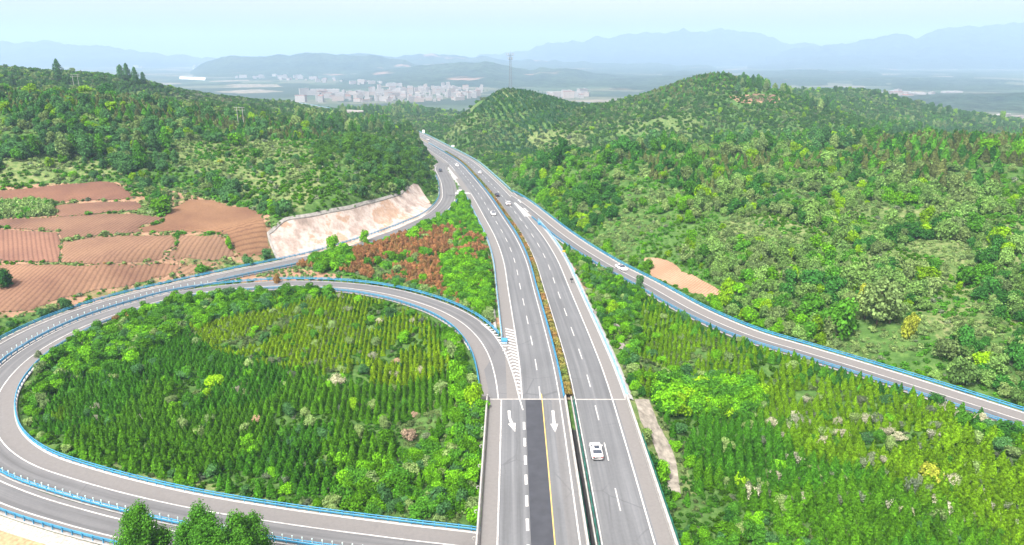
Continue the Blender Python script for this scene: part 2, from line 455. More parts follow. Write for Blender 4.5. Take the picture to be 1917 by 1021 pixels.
w = sstep(0.8, 15, RD)
HH = np.where(RD < 200, (RZ - 0.3) * (1 - w) + base * w, base)
HH = HH.reshape(XX.shape); RDG = RD.reshape(XX.shape)
def samp(G, x, y):
    fx = np.clip((np.asarray(x) - GX0) / GS, 0, G.shape[1] - 1.001); fy = np.clip((np.asarray(y) - GY0) / GS, 0, G.shape[0] - 1.001)
    i = fx.astype(int); j = fy.astype(int); a = fx - i; b = fy - j
    return (G[j, i] * (1 - a) + G[j, i + 1] * a) * (1 - b) + (G[j + 1, i] * (1 - a) + G[j + 1, i + 1] * a) * b
def H(x, y):
    x = np.asarray(x, float); y = np.asarray(y, float); sh = x.shape
    x = x.ravel(); y = y.ravel()
    r = np.hypot(x, y)
    inside = (x > GX0) & (x < GX1) & (y > GY0) & (y < GY1)
    out = np.empty(len(x))
    out[inside] = samp(HH, x[inside], y[inside])
    o = ~inside
    if o.any():
        xo, yo = x[o], y[o]; ro = r[o]
        near = ro < 2600
        b = np.full(len(xo), -60.0)
        if near.any():
            bb = rbf(xo[near], yo[near]) + (fbm(xo[near] / 42, yo[near] / 42, 3, 1) - 0.5) * 5
            bb = np.where(yo[near] < 300, np.clip(bb, -12, 40), bb)
            k = sstep(1500, 2300, ro[near])
            b[near] = bb * (1 - k) - 60 * k
        b = np.maximum(b, -60) + (fbm(xo / 400, yo / 400, 3, 5) - 0.5) * 8 * sstep(1300, 2500, ro)
        out[o] = b
    return out.reshape(sh)
def RDist(x, y):
    x = np.asarray(x, float); y = np.asarray(y, float)
    ins = (x > GX0) & (x < GX1) & (y > GY0) & (y < GY1)
    return np.where(ins, samp(RDG, x, y), 999.0)
def ground_at(u, v):
    """march the ray of photo pixel (u,v) down to the ground"""
    a = (u - 958.5) / FPX; b = -(v - 510.5) / FPX
    d = np.array([a, cp + b * sp, -sp + b * cp])
    D = np.concatenate([np.arange(70, 400, 0.7), np.arange(400, 1500, 3), np.arange(1500, 9000, 20)])
    t = D / d[1]; X = d[0] * t; Y = D; Z = CH + d[2] * t
    k = np.nonzero(Z < H(X, Y))[0]
    i = k[0] if len(k) else len(D) - 1
    return float(X[i]), float(Y[i]), float(H(X[i:i + 1], Y[i:i + 1])[0])

# regions, as outlines in the photo
def Z(pts, ox, oy, s): return [(ox + a / s, oy + b / s) for a, b in pts]
S4 = 2.995
FIELDS = [
 Z([(-60, 184), (280, 150), (560, 122), (640, 130), (700, 165), (765, 215), (640, 225), (420, 232), (300, 240), (60, 252), (-60, 262)], 0, 300, S4),
 Z([(310, 258), (580, 238), (760, 236), (800, 262), (770, 285), (580, 300), (330, 322), (310, 290)], 0, 300, S4),
 Z([(-60, 337), (330, 325), (560, 305), (770, 310), (905, 325), (905, 350), (800, 366), (772, 385), (795, 410), (600, 420), (420, 440), (350, 452), (330, 403), (130, 393), (-60, 378)], 0, 300, S4),
 Z([(985, 265), (1060, 225), (1180, 228), (1300, 265), (1400, 270), (1465, 310), (1490, 380), (1510, 520), (1400, 550), (1335, 545), (1312, 480), (1268, 428), (1240, 412), (990, 403), (805, 410), (787, 382), (915, 357), (930, 310)], 0, 300, S4),
 Z([(-60, 390), (320, 410), (340, 455), (336, 520), (328, 580), (-60, 568)], 0, 300, S4),
 Z([(352, 466), (500, 442), (700, 430), (965, 427), (983, 470), (980, 498), (925, 525), (915, 560), (800, 578), (600, 588), (344, 580)], 0, 300, S4),
 Z([(1000, 428), (1238, 428), (1262, 470), (1305, 520), (1315, 545), (1220, 568), (1080, 558), (932, 560), (942, 530), (1000, 503)], 0, 300, S4),
 Z([(-60, 590), (300, 592), (550, 603), (1005, 588), (1000, 635), (900, 665), (730, 712), (540, 742), (330, 785), (180, 845), (-60, 862)], 0, 300, S4),
 Z([(1017, 602), (1150, 582), (1225, 585), (1195, 600), (1080, 645), (1012, 650)], 0, 300, S4),
]
DIRT = Z([(485, 70), (600, 68), (700, 95), (750, 115), (820, 185), (930, 225), (1100, 320), (1210, 390), (1220, 420), (1180, 455), (1050, 415), (900, 370), (700, 290), (560, 225), (515, 150)], 1100, 470, 4.641)
CUT = Z([(120, 566), (300, 540), (470, 505), (650, 440), (800, 385), (930, 327), (992, 262), (955, 215), (905, 140), (880, 135), (800, 198), (600, 258), (400, 300), (160, 350), (85, 415), (62, 432)], 480, 300, 2.995)
APRON = [(1188, 750), (1215, 750), (1232, 796), (1250, 828), (1266, 870), (1274, 930), (1254, 930), (1238, 880), (1221, 830), (1198, 790)]
REDP = [(540, 492), (600, 470), (700, 450), (790, 432), (870, 425), (915, 462), (922, 530), (860, 575), (800, 545), (700, 525), (620, 505), (560, 503)]
def world_poly(poly, sub=6):
    pts = []
    for i in range(len(poly)):
        a = poly[i]; b = poly[(i + 1) % len(poly)]
        for k in range(sub):
            t = k / sub; pts.append((a[0] + (b[0] - a[0]) * t, a[1] + (b[1] - a[1]) * t))
    return [ground_at(u, v)[:2] for u, v in pts]
WF = [world_poly(f, 4) for f in FIELDS]
WDIRT = world_poly(DIRT, 3); WCUT = world_poly(CUT, 3); WAPRON = world_poly(APRON, 3)
iA = RA.at(RA.S, 0)
la = RA.at(np.linspace(RA.near(-5, 148), RA.near(-6, 90.7), 90), -4.6)
lb = RA.at(np.linspace(RA.near(-5, 148), RA.near(-6, 90.7), 90), 4.6)
LOOP = [tuple(p[:2]) for p in (la if abs(la[45, 0] + 60) < abs(lb[45, 0] + 60) else lb)] + [(-5.6, 96), (-5.6, 128)]
TRI = [tuple(p[:2]) for p in HW.at(np.linspace(HW.at_y(60), HW.at_y(262), 50), 13.0)] + [tuple(p[:2]) for p in RC.at(np.linspace(RC.near(17.8, 267), RC.L, 50), 4.6)]
if not inpoly([40.0], [120.0], TRI)[0]: print('TRI wrong')
WEDGE = [tuple(p[:2]) for p in HW.at(np.linspace(HW.at_y(352), HW.at_y(165), 40), -13.6)] + [tuple(p[:2]) for p in RA.at(np.linspace(RA.near(-14, 171), RA.near(-88, 200), 30), 4.8)] + [tuple(p[:2]) for p in RB.at(np.linspace(RB.near(-88, 216), RB.near(-33, 350), 40), -5.0)]

# ------------------------------------------------------------------ terrain mesh
rr = [16.0]
while rr[-1] < 15400:
    r = rr[-1]; rr.append(r + max(0.9, r * 0.0062) if r < 1400 else r * 1.025)
rr = np.array(rr)
th = np.radians(np.linspace(-62, 62, 620))
R_, T_ = np.meshgrid(rr, th, indexing='ij')
TX, TY = R_ * np.sin(T_), R_ * np.cos(T_)
TZ = H(TX, TY)
nr, nt_ = TX.shape
idx = np.arange(nr * nt_).reshape(nr, nt_)
F = np.stack([idx[:-1, :-1], idx[:-1, 1:], idx[1:, 1:], idx[1:, :-1]], -1).reshape(-1, 4)[:, ::-1]
def terrain_mat():
    m, nt, b = newmat('hillside_ground', 0.95, 0.1); N = NT(nt); p = N.pos()
    f1 = N.noise(p, 0.035, 6, 0.6); f2 = N.noise(p, 0.5, 6, 0.7); f3 = N.noise(p, 0.11, 5, 0.6)
    green = N.ramp(f2, [(0.3, (0.03, 0.075, 0.015)), (0.5, (0.06, 0.13, 0.028)), (0.7, (0.11, 0.19, 0.05))])
    dry = N.ramp(f2, [(0.3, (0.055, 0.105, 0.03)), (0.48, (0.11, 0.17, 0.05)), (0.6, (0.18, 0.21, 0.085)), (0.76, (0.3, 0.25, 0.17))])
    d = N.math('ADD', N.attr('dry'), N.math('MULTIPLY', N.math('SUBTRACT', f3, 0.5), 1.2))
    c = N.mix(N.ramp(d, [(0.35, 0.0), (0.75, 1.0)]), green, dry)
    soil = N.ramp(f2, [(0.3, (0.2, 0.12, 0.075)), (0.7, (0.36, 0.23, 0.15))])
    s = N.math('ADD', N.attr('soil'), N.math('MULTIPLY', N.math('SUBTRACT', f3, 0.5), 1.0))
    c = N.mix(N.ramp(s, [(0.5, 0.0), (0.62, 1.0)]), c, soil)
    # valley floor: a patchwork of plots
    v = N.n('ShaderNodeTexVoronoi'); v.inputs['Scale'].default_value = 0.006; N.l(p, v.inputs['Vector'])
    pl = N.ramp(N.math('MULTIPLY', v.outputs['Color'], 1.0), [(0.2, (0.035, 0.06, 0.045)), (0.45, (0.065, 0.1, 0.065)), (0.62, (0.13, 0.14, 0.1)), (0.8, (0.24, 0.21, 0.17))], 'CONSTANT')
    pl = N.mix(N.ramp(f1, [(0.42, 0.0), (0.62, 0.6)]), pl, (0.03, 0.05, 0.04))
    c = N.mix(N.attr('plain'), c, pl)
    N.l(c, b.inputs['Base Color']); N.bump(f2, 0.7, 0.5, b)
    return m
M_TERR = terrain_mat()
me = mesh('ground', np.stack([TX, TY, TZ], -1).reshape(-1, 3), F, M_TERR, True)
PU, PV, PD = pix(TX.ravel(), TY.ravel(), TZ.ravel())
dry = np.full(PU.shape, 0.25)
DRYP = [([(330, 262), (600, 262), (600, 345), (560, 400), (480, 380), (420, 350), (330, 300)], 0.85), ([(0, 298), (190, 300), (240, 330), (0, 345)], 0.9),
        ([(1330, 420), (1500, 380), (1917, 400), (1917, 620), (1760, 640), (1700, 560), (1550, 470), (1440, 560), (1390, 520)], 0.75),
        ([(980, 240), (1110, 245), (1100, 285), (990, 290)], 0.9), ([(800, 200), (900, 190), (900, 240), (830, 262)], 0.6), ([(880, 172), (1000, 172), (1080, 195), (1000, 200)], 0.75),
        ([(500, 930), (860, 985), (880, 1005), (400, 945), (200, 880), (60, 740), (90, 740), (230, 860)], 0.8), ([(1095, 500), (1180, 620), (1250, 800), (1310, 930), (1230, 930), (1160, 700)], 0.95),
        ([(1160, 200), (1330, 200), (1300, 260), (1150, 250)], 0.6)]
for pol, val in DRYP: dry[inpoly(PU, PV, pol)] = val
soil = np.zeros(PU.shape)
SOILP = [([(440, 500), (540, 500), (640, 515), (640, 524), (430, 530)], 0.75), ([(1040, 455), (1075, 470), (1110, 560), (1085, 560)], 0.6), ([(855, 560), (935, 560), (945, 625), (905, 600)], 0.6), ([(0, 985), (140, 1021), (0, 1021)], 0.4),
         ([(405, 183), (440, 183), (440, 192), (415, 192)], 1.0), ([(1360, 180), (1420, 176), (1460, 182), (1455, 196), (1380, 192)], 0.9),
         ([(780, 235), (800, 225), (808, 228), (796, 250)], 0.9), ([(-10, 345), (255, 340), (505, 400), (515, 480), (250, 560), (-10, 600)], 0.6), ([(322, 175), (380, 172), (380, 180), (330, 182)], 0.9)]
for pol, val in SOILP: soil[inpoly(PU, PV, pol)] = val
_x, _y = TX.ravel(), TY.ravel()
for _w in (LOOP, TRI): dry[inpoly(_x, _y, _w) & (dry < 0.3)] = -0.6
fattr(me, 'dry', dry); fattr(me, 'soil', soil); fattr(me, 'plain', sstep(1000, 1700, np.hypot(TX, TY).ravel()))
tag(link('ground', me), kind='structure')

# ------------------------------------------------------------------ sheets draped over the ground
def densify(poly, step):
    out = []
    for i in range(len(poly)):
        a = np.array(poly[i]); b = np.array(poly[(i + 1) % len(poly)]); n = max(1, int(np.linalg.norm(b - a) / step))
        for k in range(n): out.append(tuple(a + (b - a) * k / n))
    return out
def drape(name, wpoly, dz, mat, step=2.0, kind='structure', dome=0.0, parent=None):
    P = densify(wpoly, step); n = len(P)
    a = np.array(P); x0, y0 = a.min(0); x1, y1 = a.max(0)
    gx_, gy_ = np.meshgrid(np.arange(x0, x1, step), np.arange(y0, y1, step))
    gx_, gy_ = gx_.ravel(), gy_.ravel()
    k = inpoly(gx_, gy_, P)
    dmin = np.sqrt(((gx_[:, None] - a[:, 0]) ** 2 + (gy_[:, None] - a[:, 1]) ** 2).min(1)) if len(gx_) else gx_
    k &= dmin > step * 0.5
    pts = [Vector(p) for p in P] + [Vector((u, v)) for u, v in zip(gx_[k], gy_[k])]
    V2, E2, F2, _, _, _ = delaunay_2d_cdt(pts, [(i, (i + 1) % n) for i in range(n)], [list(range(n))], 1, 1e-4)
    V2 = np.array([tuple(v) for v in V2])
    z = H(V2[:, 0], V2[:, 1]) + dz
    if dome:
        de = np.sqrt(((V2[:, 0][:, None] - a[:, 0]) ** 2 + (V2[:, 1][:, None] - a[:, 1]) ** 2).min(1))
        z = z + dome * sstep(0, 1.2, de)
    V3 = np.column_stack([V2, z])
    F2 = [tuple(f) for f in F2]
    v = V3[list(F2[0])] if F2 else None
    me = mesh(name, V3, F2, mat, True)
    o = link(name, me, parent)
    if me.polygons and me.polygons[0].normal.z < 0: me.flip_normals()
    if kind: o['kind'] = kind
    return o
def field_mat(name, c1, c2, ang, period=1.25):
    m, nt, b = newmat(name, 0.95, 0.1); N = NT(nt); p = N.pos()
    mp = N.n('ShaderNodeMapping'); mp.inputs['Rotation'].default_value = (0, 0, ang); N.l(p, mp.inputs['Vector'])
    wv = N.n('ShaderNodeTexWave'); wv.inputs['Scale'].default_value = 0.314 / period * 1.0
    wv.inputs['Distortion'].default_value = 1.6; wv.inputs['Detail'].default_value = 3; wv.inputs['Detail Scale'].default_value = 0.12
    N.l(mp.outputs[0], wv.inputs['Vector'])
    f = N.noise(p, 0.05, 5); f2 = N.noise(p, 1.6, 5, 0.7)
    c = N.mix(N.ramp(f, [(0.35, 0.0), (0.65, 1.0)]), tuple(x * q for x, q in zip(c1, (0.42, 0.43, 0.43))), tuple(x * q for x, q in zip(c2, (0.49, 0.5, 0.48))))
    furrow = N.ramp(wv.outputs['Fac'], [(0.0, (0.74, 0.72, 0.74)), (0.4, (0.98, 0.98, 0.98)), (1.0, (1.08, 1.07, 1.06))])
    c = N.mix(1.0, c, furrow, 'MULTIPLY')
    c = N.mix(1.0, c, N.ramp(f2, [(0.25, 0.78), (0.75, 1.15)]), 'MULTIPLY')
    fine = N.noise(p, 5.0, 3, 0.8); c = N.mix(1.0, c, N.ramp(fine, [(0.35, 0.8), (0.65, 1.12)]), 'MULTIPLY')
    gr = N.ramp(N.noise(p, 0.9, 6, 0.8), [(0.63, 0.0), (0.7, 1.0)])
    c = N.mix(N.math('MULTIPLY', gr, 0.45), c, (0.16, 0.18, 0.09))
    N.l(c, b.inputs['Base Color']); N.bump(wv.outputs['Fac'], 0.35, 0.08, b)
    return m
FC = [((0.33, 0.17, 0.125), (0.40, 0.21, 0.14), 0.5), ((0.34, 0.19, 0.14), (0.42, 0.24, 0.16), 0.3), ((0.32, 0.18, 0.13), (0.42, 0.25, 0.17), 0.1), ((0.39, 0.21, 0.13), (0.47, 0.27, 0.16), 1.0),
      ((0.38, 0.20, 0.15), (0.46, 0.25, 0.18), -0.6), ((0.40, 0.23, 0.16), (0.48, 0.29, 0.19), 0.15), ((0.42, 0.26, 0.18), (0.48, 0.29, 0.19), 0.2), ((0.40, 0.22, 0.15), (0.54, 0.32, 0.21), 0.05), ((0.46, 0.29, 0.19), (0.52, 0.33, 0.21), 0.6)]
for i, wp in enumerate(WF):
    drape('ploughed_field', wp, 0.15, field_mat('ploughed_soil', *FC[i]), 2.5, dome=0.35)
drape('ploughed_field', WDIRT, 0.12, field_mat('bare_soil', (0.66, 0.4, 0.25), (0.74, 0.5, 0.34), 0.9, 1.0), 2.0)
def cut_mat():
    m, nt, b = newmat('sprayed_concrete', 0.92, 0.15); N = NT(nt); p = N.pos()
    mp = N.n('ShaderNodeMapping'); mp.inputs['Scale'].default_value = (1, 1, 0.5); N.l(p, mp.inputs['Vector'])
    f = N.noise(p, 0.07, 6, 0.7); f2 = N.noise(mp.outputs[0], 0.5, 6, 0.75)
    c = N.ramp(f, [(0.36, (0.25, 0.2, 0.17)), (0.45, (0.38, 0.31, 0.27)), (0.53, (0.52, 0.46, 0.42)), (0.6, (0.4, 0.27, 0.19)), (0.7, (0.46, 0.37, 0.31))])
    c = N.mix(1.0, c, N.ramp(f2, [(0.3, 0.72), (0.6, 1.08)]), 'MULTIPLY')
    N.l(c, b.inputs['Base Color']); N.bump(f2, 0.5, 0.4, b)
    return m
drape('sprayed_concrete_slope', WCUT, 0.25, cut_mat(), 2.5, kind=None)
tag(bpy.data.objects['sprayed_concrete_slope'], 'bare cream and brown sprayed concrete cutting slope between the brown fields and the shrubby hump', 'slope')
cm = drape('stone_apron', WAPRON, 0.12, simple('pale_stone', (0.25, 0.23, 0.195), 0.9, 0.2, var=0.4, scale=0.9), 1.2)
# small far plots
for name, poly, c in (('orchard_plot', [(405, 183), (425, 182), (444, 186), (440, 193), (415, 193)], ((0.36, 0.2, 0.15), (0.42, 0.24, 0.18))),
                      ('grassy_plot', [(325, 178), (360, 178), (385, 190), (380, 198), (350, 192)], ((0.2, 0.3, 0.1), (0.3, 0.38, 0.15))),
                      ('hilltop_plot', [(1385, 186), (1410, 178), (1455, 180), (1457, 192), (1420, 190)], ((0.42, 0.27, 0.18), (0.36, 0.24, 0.16)))):
    drape(name, world_poly(poly, 2), 0.3, field_mat(name, c[0], c[1], 0.4, 3), 4)
# kerb round the cutting slope
def ribbon_ground(name, pts, w, dz, mat, h=0.25):
    P = Path([(a, b, 0) for a, b in pts], 1.5)
    V = []; F = []
    for o_, zz in ((-w / 2, -0.3), (-w / 2, h), (w / 2, h), (w / 2, -0.3)):
        q = P.at(P.S, o_); q[:, 2] = H(q[:, 0], q[:, 1]) + dz + zz; V.append(q)
    n = len(P.S); V = np.concatenate(V)
    for k in range(3):
        for i in range(n - 1): F.append((k * n + i, k * n + i + 1, (k + 1) * n + i + 1, (k + 1) * n + i))
    o = link(name, mesh(name, V, F, mat)); return o
nb = len(WCUT)
o = ribbon_ground('drain_kerb', [WCUT[i % nb] for i in range(3 * 10 - 2, 3 * 16 + 1)], 0.8, 0.25, M_DCONC, 0.35)
tag(o, 'grey concrete drain kerb round the top of the bare cutting slope', 'kerb')

# ------------------------------------------------------------------ road surfaces and markings
def ribbon(name, path, t0, t1, offs, dz, mat, kind='structure', sh=None, step=2.0, along=False, parent=None, zmap=None):
    t = np.linspace(t0, t1, max(2, int((t1 - t0) / step) + 1)); n = len(t)
    V = []; ac = []; al = []; so = []
    for k, o_ in enumerate(offs):
        oo = o_(t) if callable(o_) else o_ + 0 * t
        x = np.interp(t, path.S, path.P[:, 0]); y = np.interp(t, path.S, path.P[:, 1]); z = np.interp(t, path.S, path.P[:, 2])
        nx = np.interp(t, path.S, path.N[:, 0]); ny = np.interp(t, path.S, path.N[:, 1])
        d = dz[k] if isinstance(dz, (list, tuple)) else dz
        V.append(np.stack([x + nx * oo, y + ny * oo, z + d], -1)); ac.append(oo); al.append(t)
        so.append(np.full(n, 0.0 if sh is None else sh[k]))
    V = np.concatenate(V); F = []
    ids = np.arange(len(offs) * n).reshape(len(offs), n)
    F = np.stack([ids[:-1, :-1], ids[:-1, 1:], ids[1:, 1:], ids[1:, :-1]], -1).reshape(-1, 4)[:, ::-1]
    me = mesh(name, V, F, mat)
    fattr(me, 'across', np.concatenate(ac)); fattr(me, 'along', np.concatenate(al)); fattr(me, 'shoulder', np.concatenate(so))
    if me.polygons[0].normal.z < 0: me.flip_normals()
    o = link(name, me, parent)
    if kind: o['kind'] = kind
    return o
tJ = HW.at_y(126.1)            # expansion joint: bridge on this side, motorway beyond
tEnd = HW.L
# motorway carriageways beyond the bridge
ribbon('carriageway', HW, tJ, tEnd, [-12.5, -9.6, -9.3, -1.6, -0.9], 0.0, M_ASPH, sh=[1, 1, 0, 0, 0.6])
ribbon('carriageway', HW, tJ, tEnd, [1.15, 1.4, 8.8, 9.1, 11.5], 0.0, M_ASPH, sh=[0.3, 0, 0, 1, 1])
ribbon('verge_strip', HW, tJ, tEnd, [-0.9, 1.15], -0.03, simple('median_soil', (0.2, 0.17, 0.12), 0.95, 0.1))
# bridge decks
def deck(name, x0, x1, sh, label):
    o = ribbon(name, HW, HW.at_y(58), tJ, [x0, x0 + 2.6, x0 + 2.8, x1 - 2.7, x1 - 2.5, x1], 0.0, M_ASPH, sh=sh, kind=None)
    tag(o, label, 'bridge')
    mb = MB()
    for y0, y1 in ((58, 126.1),):
        mb.box(((x0 + x1) / 2 + 11.5, (y0 + y1) / 2, -0.55), (x1 - x0, y1 - y0, 1.0))
        for gx_ in np.linspace(x0 + 1.6, x1 - 1.6, 4): mb.box((gx_ + 11.5, (y0 + y1) / 2, -1.75), (0.9, y1 - y0, 1.4))
    mb.build('girder_slab', M_DCONC, o)
    for yy in (70, 101, 124.5):
        m2 = MB(); m2.box(((x0 + x1) / 2 + 11.5, yy, -2.9), (x1 - x0 - 1.5, 1.4, 0.9))
        for gx_ in (x0 + 3, x1 - 3): m2.tube((gx_ + 11.5, yy, -14), (gx_ + 11.5, yy, -3.3), 0.7, n=12)
        m2.build('pier', M_DCONC, o)
    return o
dL = deck('bridge_deck', -16.2, -0.9, [1, 1, 0, 0, 0.4, 0.4], 'left concrete motorway bridge deck with the arrows and the dark asphalt patch')
dR = deck('bridge_deck', 0.5, 12.0, [0.2, 0, 0, 0, 1, 1], 'right concrete motorway bridge deck carrying the near white sedan')
# barriers of the bridge
def barrier(xc, label, w=0.45, h=0.95, drains=False, net=0):
    mb = MB()
    mb.add([(xc - w / 2, 58, -0.9 if drains else 0), (xc + w / 2, 58, 0.0), (xc + w / 2 * 0.5, 58, h), (xc - w / 2, 58, h), (xc - w / 2, 126.6, -0.9 if drains else 0), (xc + w / 2, 126.6, 0.0), (xc + w / 2 * 0.5, 126.6, h), (xc - w / 2, 126.6, h)],
           [(0, 1, 2, 3), (7, 6, 5, 4), (0, 4, 5, 1), (1, 5, 6, 2), (2, 6, 7, 3), (3, 7, 4, 0)])
    o = mb.build('concrete_barrier', M_CONC); tag(o, label, 'barrier')
    mb = MB()
    for y in np.arange(60, 126, 2.0): mb.box((xc, y, h + 0.14), (0.08, 0.08, 0.3))
    mb.tube((xc, 58, h + 0.3), (xc, 126, h + 0.3), 0.07)
    mb.build('hand_rail', M_CONC, o)
    if drains:
        for y in np.arange(78, 124, 6.2):
            m = MB(); pr = None
            for k in range(9):
                a = math.radians(-80 + 200 * k / 8); q = (xc - w / 2 - 0.32 - 0.28 * math.cos(a), y, -0.25 + 0.28 * math.sin(a))
                if pr: m.tube(pr, q, 0.07)
                pr = q
            m.build('drain_bracket', M_CONC, o)
    return o
bL = barrier(-4.95, 'pale concrete barrier along the outer left edge of the bridge with curled drain brackets', drains=True)
bM = barrier(10.85, 'weathered white concrete barrier on the left side of the dark median gap', w=0.5, h=0.8)
bR2 = barrier(12.0, 'low concrete barrier on the right side of the dark median gap', w=0.2, h=0.5)
bR = barrier(23.35, 'pale concrete barrier along the outer right edge of the bridge', w=0.5)
mb = MB()
def wavy(x0, ya, yb, z0, z1, amp):
    ys = np.arange(ya, yb, 0.8); V = []; F = []
    for i, y in enumerate(ys):
        dx = amp * math.sin(i * 1.7) * 0.5
        V += [(x0 + dx, y, z0), (x0 - dx * 0.6, y, z1)]
        if i: F.append((2 * i - 2, 2 * i, 2 * i + 1, 2 * i - 1))
    return V, F
V, F = wavy(12.42, 58, 126.5, 0.02, 0.95, 0.12); mb.add(V, F)
V, F = wavy(12.2, 58, 126.5, 0.9, 0.98, 0.05); mb.add(V, F)
for y in np.arange(60, 126, 3.0): mb.box((12.3, y, 0.5), (0.06, 0.06, 1.0))
tag(mb.build('anti_glare_net', M_TEAL), 'teal net fence along the right side of the dark median gap', 'fence')
mb = MB(); V, F = wavy(23.75, 58, 112, -0.6, 1.15, 0.1); mb.add(V, F)
for y in np.arange(60, 112, 3.0): mb.box((23.7, y, 0.4), (0.06, 0.06, 1.5))
tag(mb.build('anti_glare_net', M_TEAL), 'teal net hanging outside the right edge barrier of the bridge', 'fence')
mb = MB(); V, F = wavy(11.12, 58, 100, 0.05, 0.85, 0.06); mb.add(V, F)
tag(mb.build('anti_glare_net', M_TEAL), 'thin teal net on the gap side of the white median barrier', 'fence')

mb = MB(); mb.box((11.55, 92, -0.75), (0.85, 67, 0.3))  # black slab added so the deck gap reads shaded; tubes are rope-like bits
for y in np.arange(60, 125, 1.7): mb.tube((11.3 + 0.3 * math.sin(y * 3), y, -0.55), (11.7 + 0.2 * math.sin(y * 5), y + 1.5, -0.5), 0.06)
tag(mb.build('gap_shade_strip', M_DARK), 'black strip with ropes added as shade in the gap between the two bridge decks', 'shade strip')
# ramps
kA0 = RA.near(-5.0, 148)
ribbon('ramp_loop_road', RA, 2, RA.L, [-3.9, -3.3, -0.6, -0.3, 3.2, AO(0)], -0.035, M_ASPHR, sh=[1, 1, 0.7, 0, 0, 0.5])
ribbon('ramp_outer_road', RB, 0, RB.L, [HB(-1, 0), HB(-1, 1.2), HB(-1, 1.5), HB(1, -1.6), HB(1, -1.3), HB(1, 0)], -0.06, M_ASPHR, sh=[0.4, 0.4, 0, 0, 0.8, 1])
ribbon('ramp_right_road', RC, 0, RC.L, [-3.8, -3.4, -0.2, 0.1, 3.6, 3.8], -0.05, M_ASPHR, sh=[1, 1, 0.9, 0, 0, 0.5])
# gore paving between the loop ramp and the motorway
gl = RA.at(np.linspace(2, RA.near(-14.2, 171), 30), 0)
gp = [(p[0], p[1]) for p in gl] + [(p[0], p[1]) for p in HW.at(np.linspace(HW.at_y(166), tJ, 30), -12.2)]
def flat(name, poly, z, mat, kind='structure', parent=None, zf=None):
    V = [(a, b, (zf(a, b) if zf else 0) + z) for a, b in poly]
    v2, e2, f2, _, _, _ = delaunay_2d_cdt([Vector((p[0], p[1])) for p in V], [(i, (i + 1) % len(V)) for i in range(len(V))], [list(range(len(V)))], 1, 1e-5)
    me = mesh(name, [(v[0], v[1], (zf(v[0], v[1]) if zf else 0) + z) for v in v2], [tuple(f) for f in f2], mat)
    if me.polygons and me.polygons[0].normal.z < 0: me.flip_normals()
    for a_ in ('across', 'along', 'shoulder'): fattr(me, a_, [0.0] * len(me.vertices))
    o = link(name, me, parent)
    if kind: o['kind'] = kind
    return o
flat('gore_paving', [(-4.9, 126.1), (-4.9, 130), (-6.2, 140), (-3, 152), (-1.5, 157.5), (-0.8, 162), (2.5, 162), (2.8, 126.1)], -0.02, M_ASPHR)
flat('merge_paving', [un(1008, 416), un(1018, 424), un(985, 372), un(950, 348), un(925, 330), un(915, 330), un(960, 375)], -0.02, M_ASPH, zf=lambda a, b: float(hz(b)))
flat('merge_paving', [(-32, 343), (-22.5, 343), (-31, 390), (-40, 435), (-50, 480), (-54, 480), (-46, 435), (-40, 400), (-34, 365)], -0.08, M_ASPH, zf=lambda a, b: float(hz(b)) - 0.0)

# painted markings
def line(path, t0, t1, off, w, mat=M_WHITE, dash=None, dz=0.025, name='road_marking'):
    mb_V = []; mb_F = []
    segs = [(t0, t1)] if not dash else [(t, t + dash[0]) for t in np.arange(t0, t1 - dash[0], dash[1])]
    for a, b in segs:
        n = max(2, int((b - a) / 2) + 1); t = np.linspace(a, b, n)
        oc = off(t) if callable(off) else off
        L_ = path.at(t, oc - w / 2, dz); R2 = path.at(t, oc + w / 2, dz); base_ = len(mb_V)
        mb_V += [tuple(p) for p in L_] + [tuple(p) for p in R2]
        mb_F += [(base_ + i, base_ + n + i, base_ + n + i + 1, base_ + i + 1) for i in range(n - 1)]
    me = mesh(name, mb_V, mb_F, mat)
    if me.polygons[0].normal.z < 0: me.flip_normals()
    tag(link(name, me), kind='structure')
tB = HW.at_y(58)
far = HW.at_y(640) + 60
line(HW, tB, far, -1.75, 0.22); line(HW, tB, tEnd, 1.4, 0.2); line(HW, tB, tEnd, 8.95, 0.24)
line(HW, tJ, tEnd, -5.65, 0.2, dash=(5.8, 13.8)); line(HW, HW.at_y(90.2), tEnd, 5.15, 0.2, dash=(5.8, 13.75))
line(HW, tJ, HW.at_y(352), -9.4, 0.24); line(HW, HW.at_y(445), tEnd, -9.4, 0.22)
line(HW, tB, tJ, -13.6, 0.24)
line(HW, HW.at_y(62.5), HW.at_y(122), -9.2, 0.46, dash=(2.8, 5.75))
line(HW, tB, HW.at_y(128.5), -5.35, 0.16, M_YELLOW)
line(HW, HW.at_y(330), HW.at_y(640), 8.95, 0.24, dash=(2.2, 5.0))
line(HW, HW.at_y(300), HW.at_y(352), 12.6, 0.22); line(HW, HW.at_y(345), HW.at_y(480), 11.2, 0.2)
line(RA, kA0 - 22, RA.L, -0.5, 0.24); line(RA, kA0 + 12, RA.L, AO(-0.6), 0.2)
line(RB, 110, RB.L, HB(1, -1.35), 0.24); line(RB, 225, RB.L, HB(-1, 1.1), 0.24)
line(RC, 30, RC.L, -0.15, 0.22)
def pave(name, x0, x1, y0, y1, z, mat):
    o = flat(name, [(x0, y0), (x1, y0), (x1, y1), (x0, y1)], z, mat); return o
pave('asphalt_patch', 2.72, 6.02, 58, 125.9, 0.012, M_PATCH)
pave('expansion_joint', -4.7, 10.6, 125.95, 126.35, 0.035, M_CONC); pave('expansion_joint', 12.2, 23.1, 125.85, 126.25, 0.035, M_CONC)
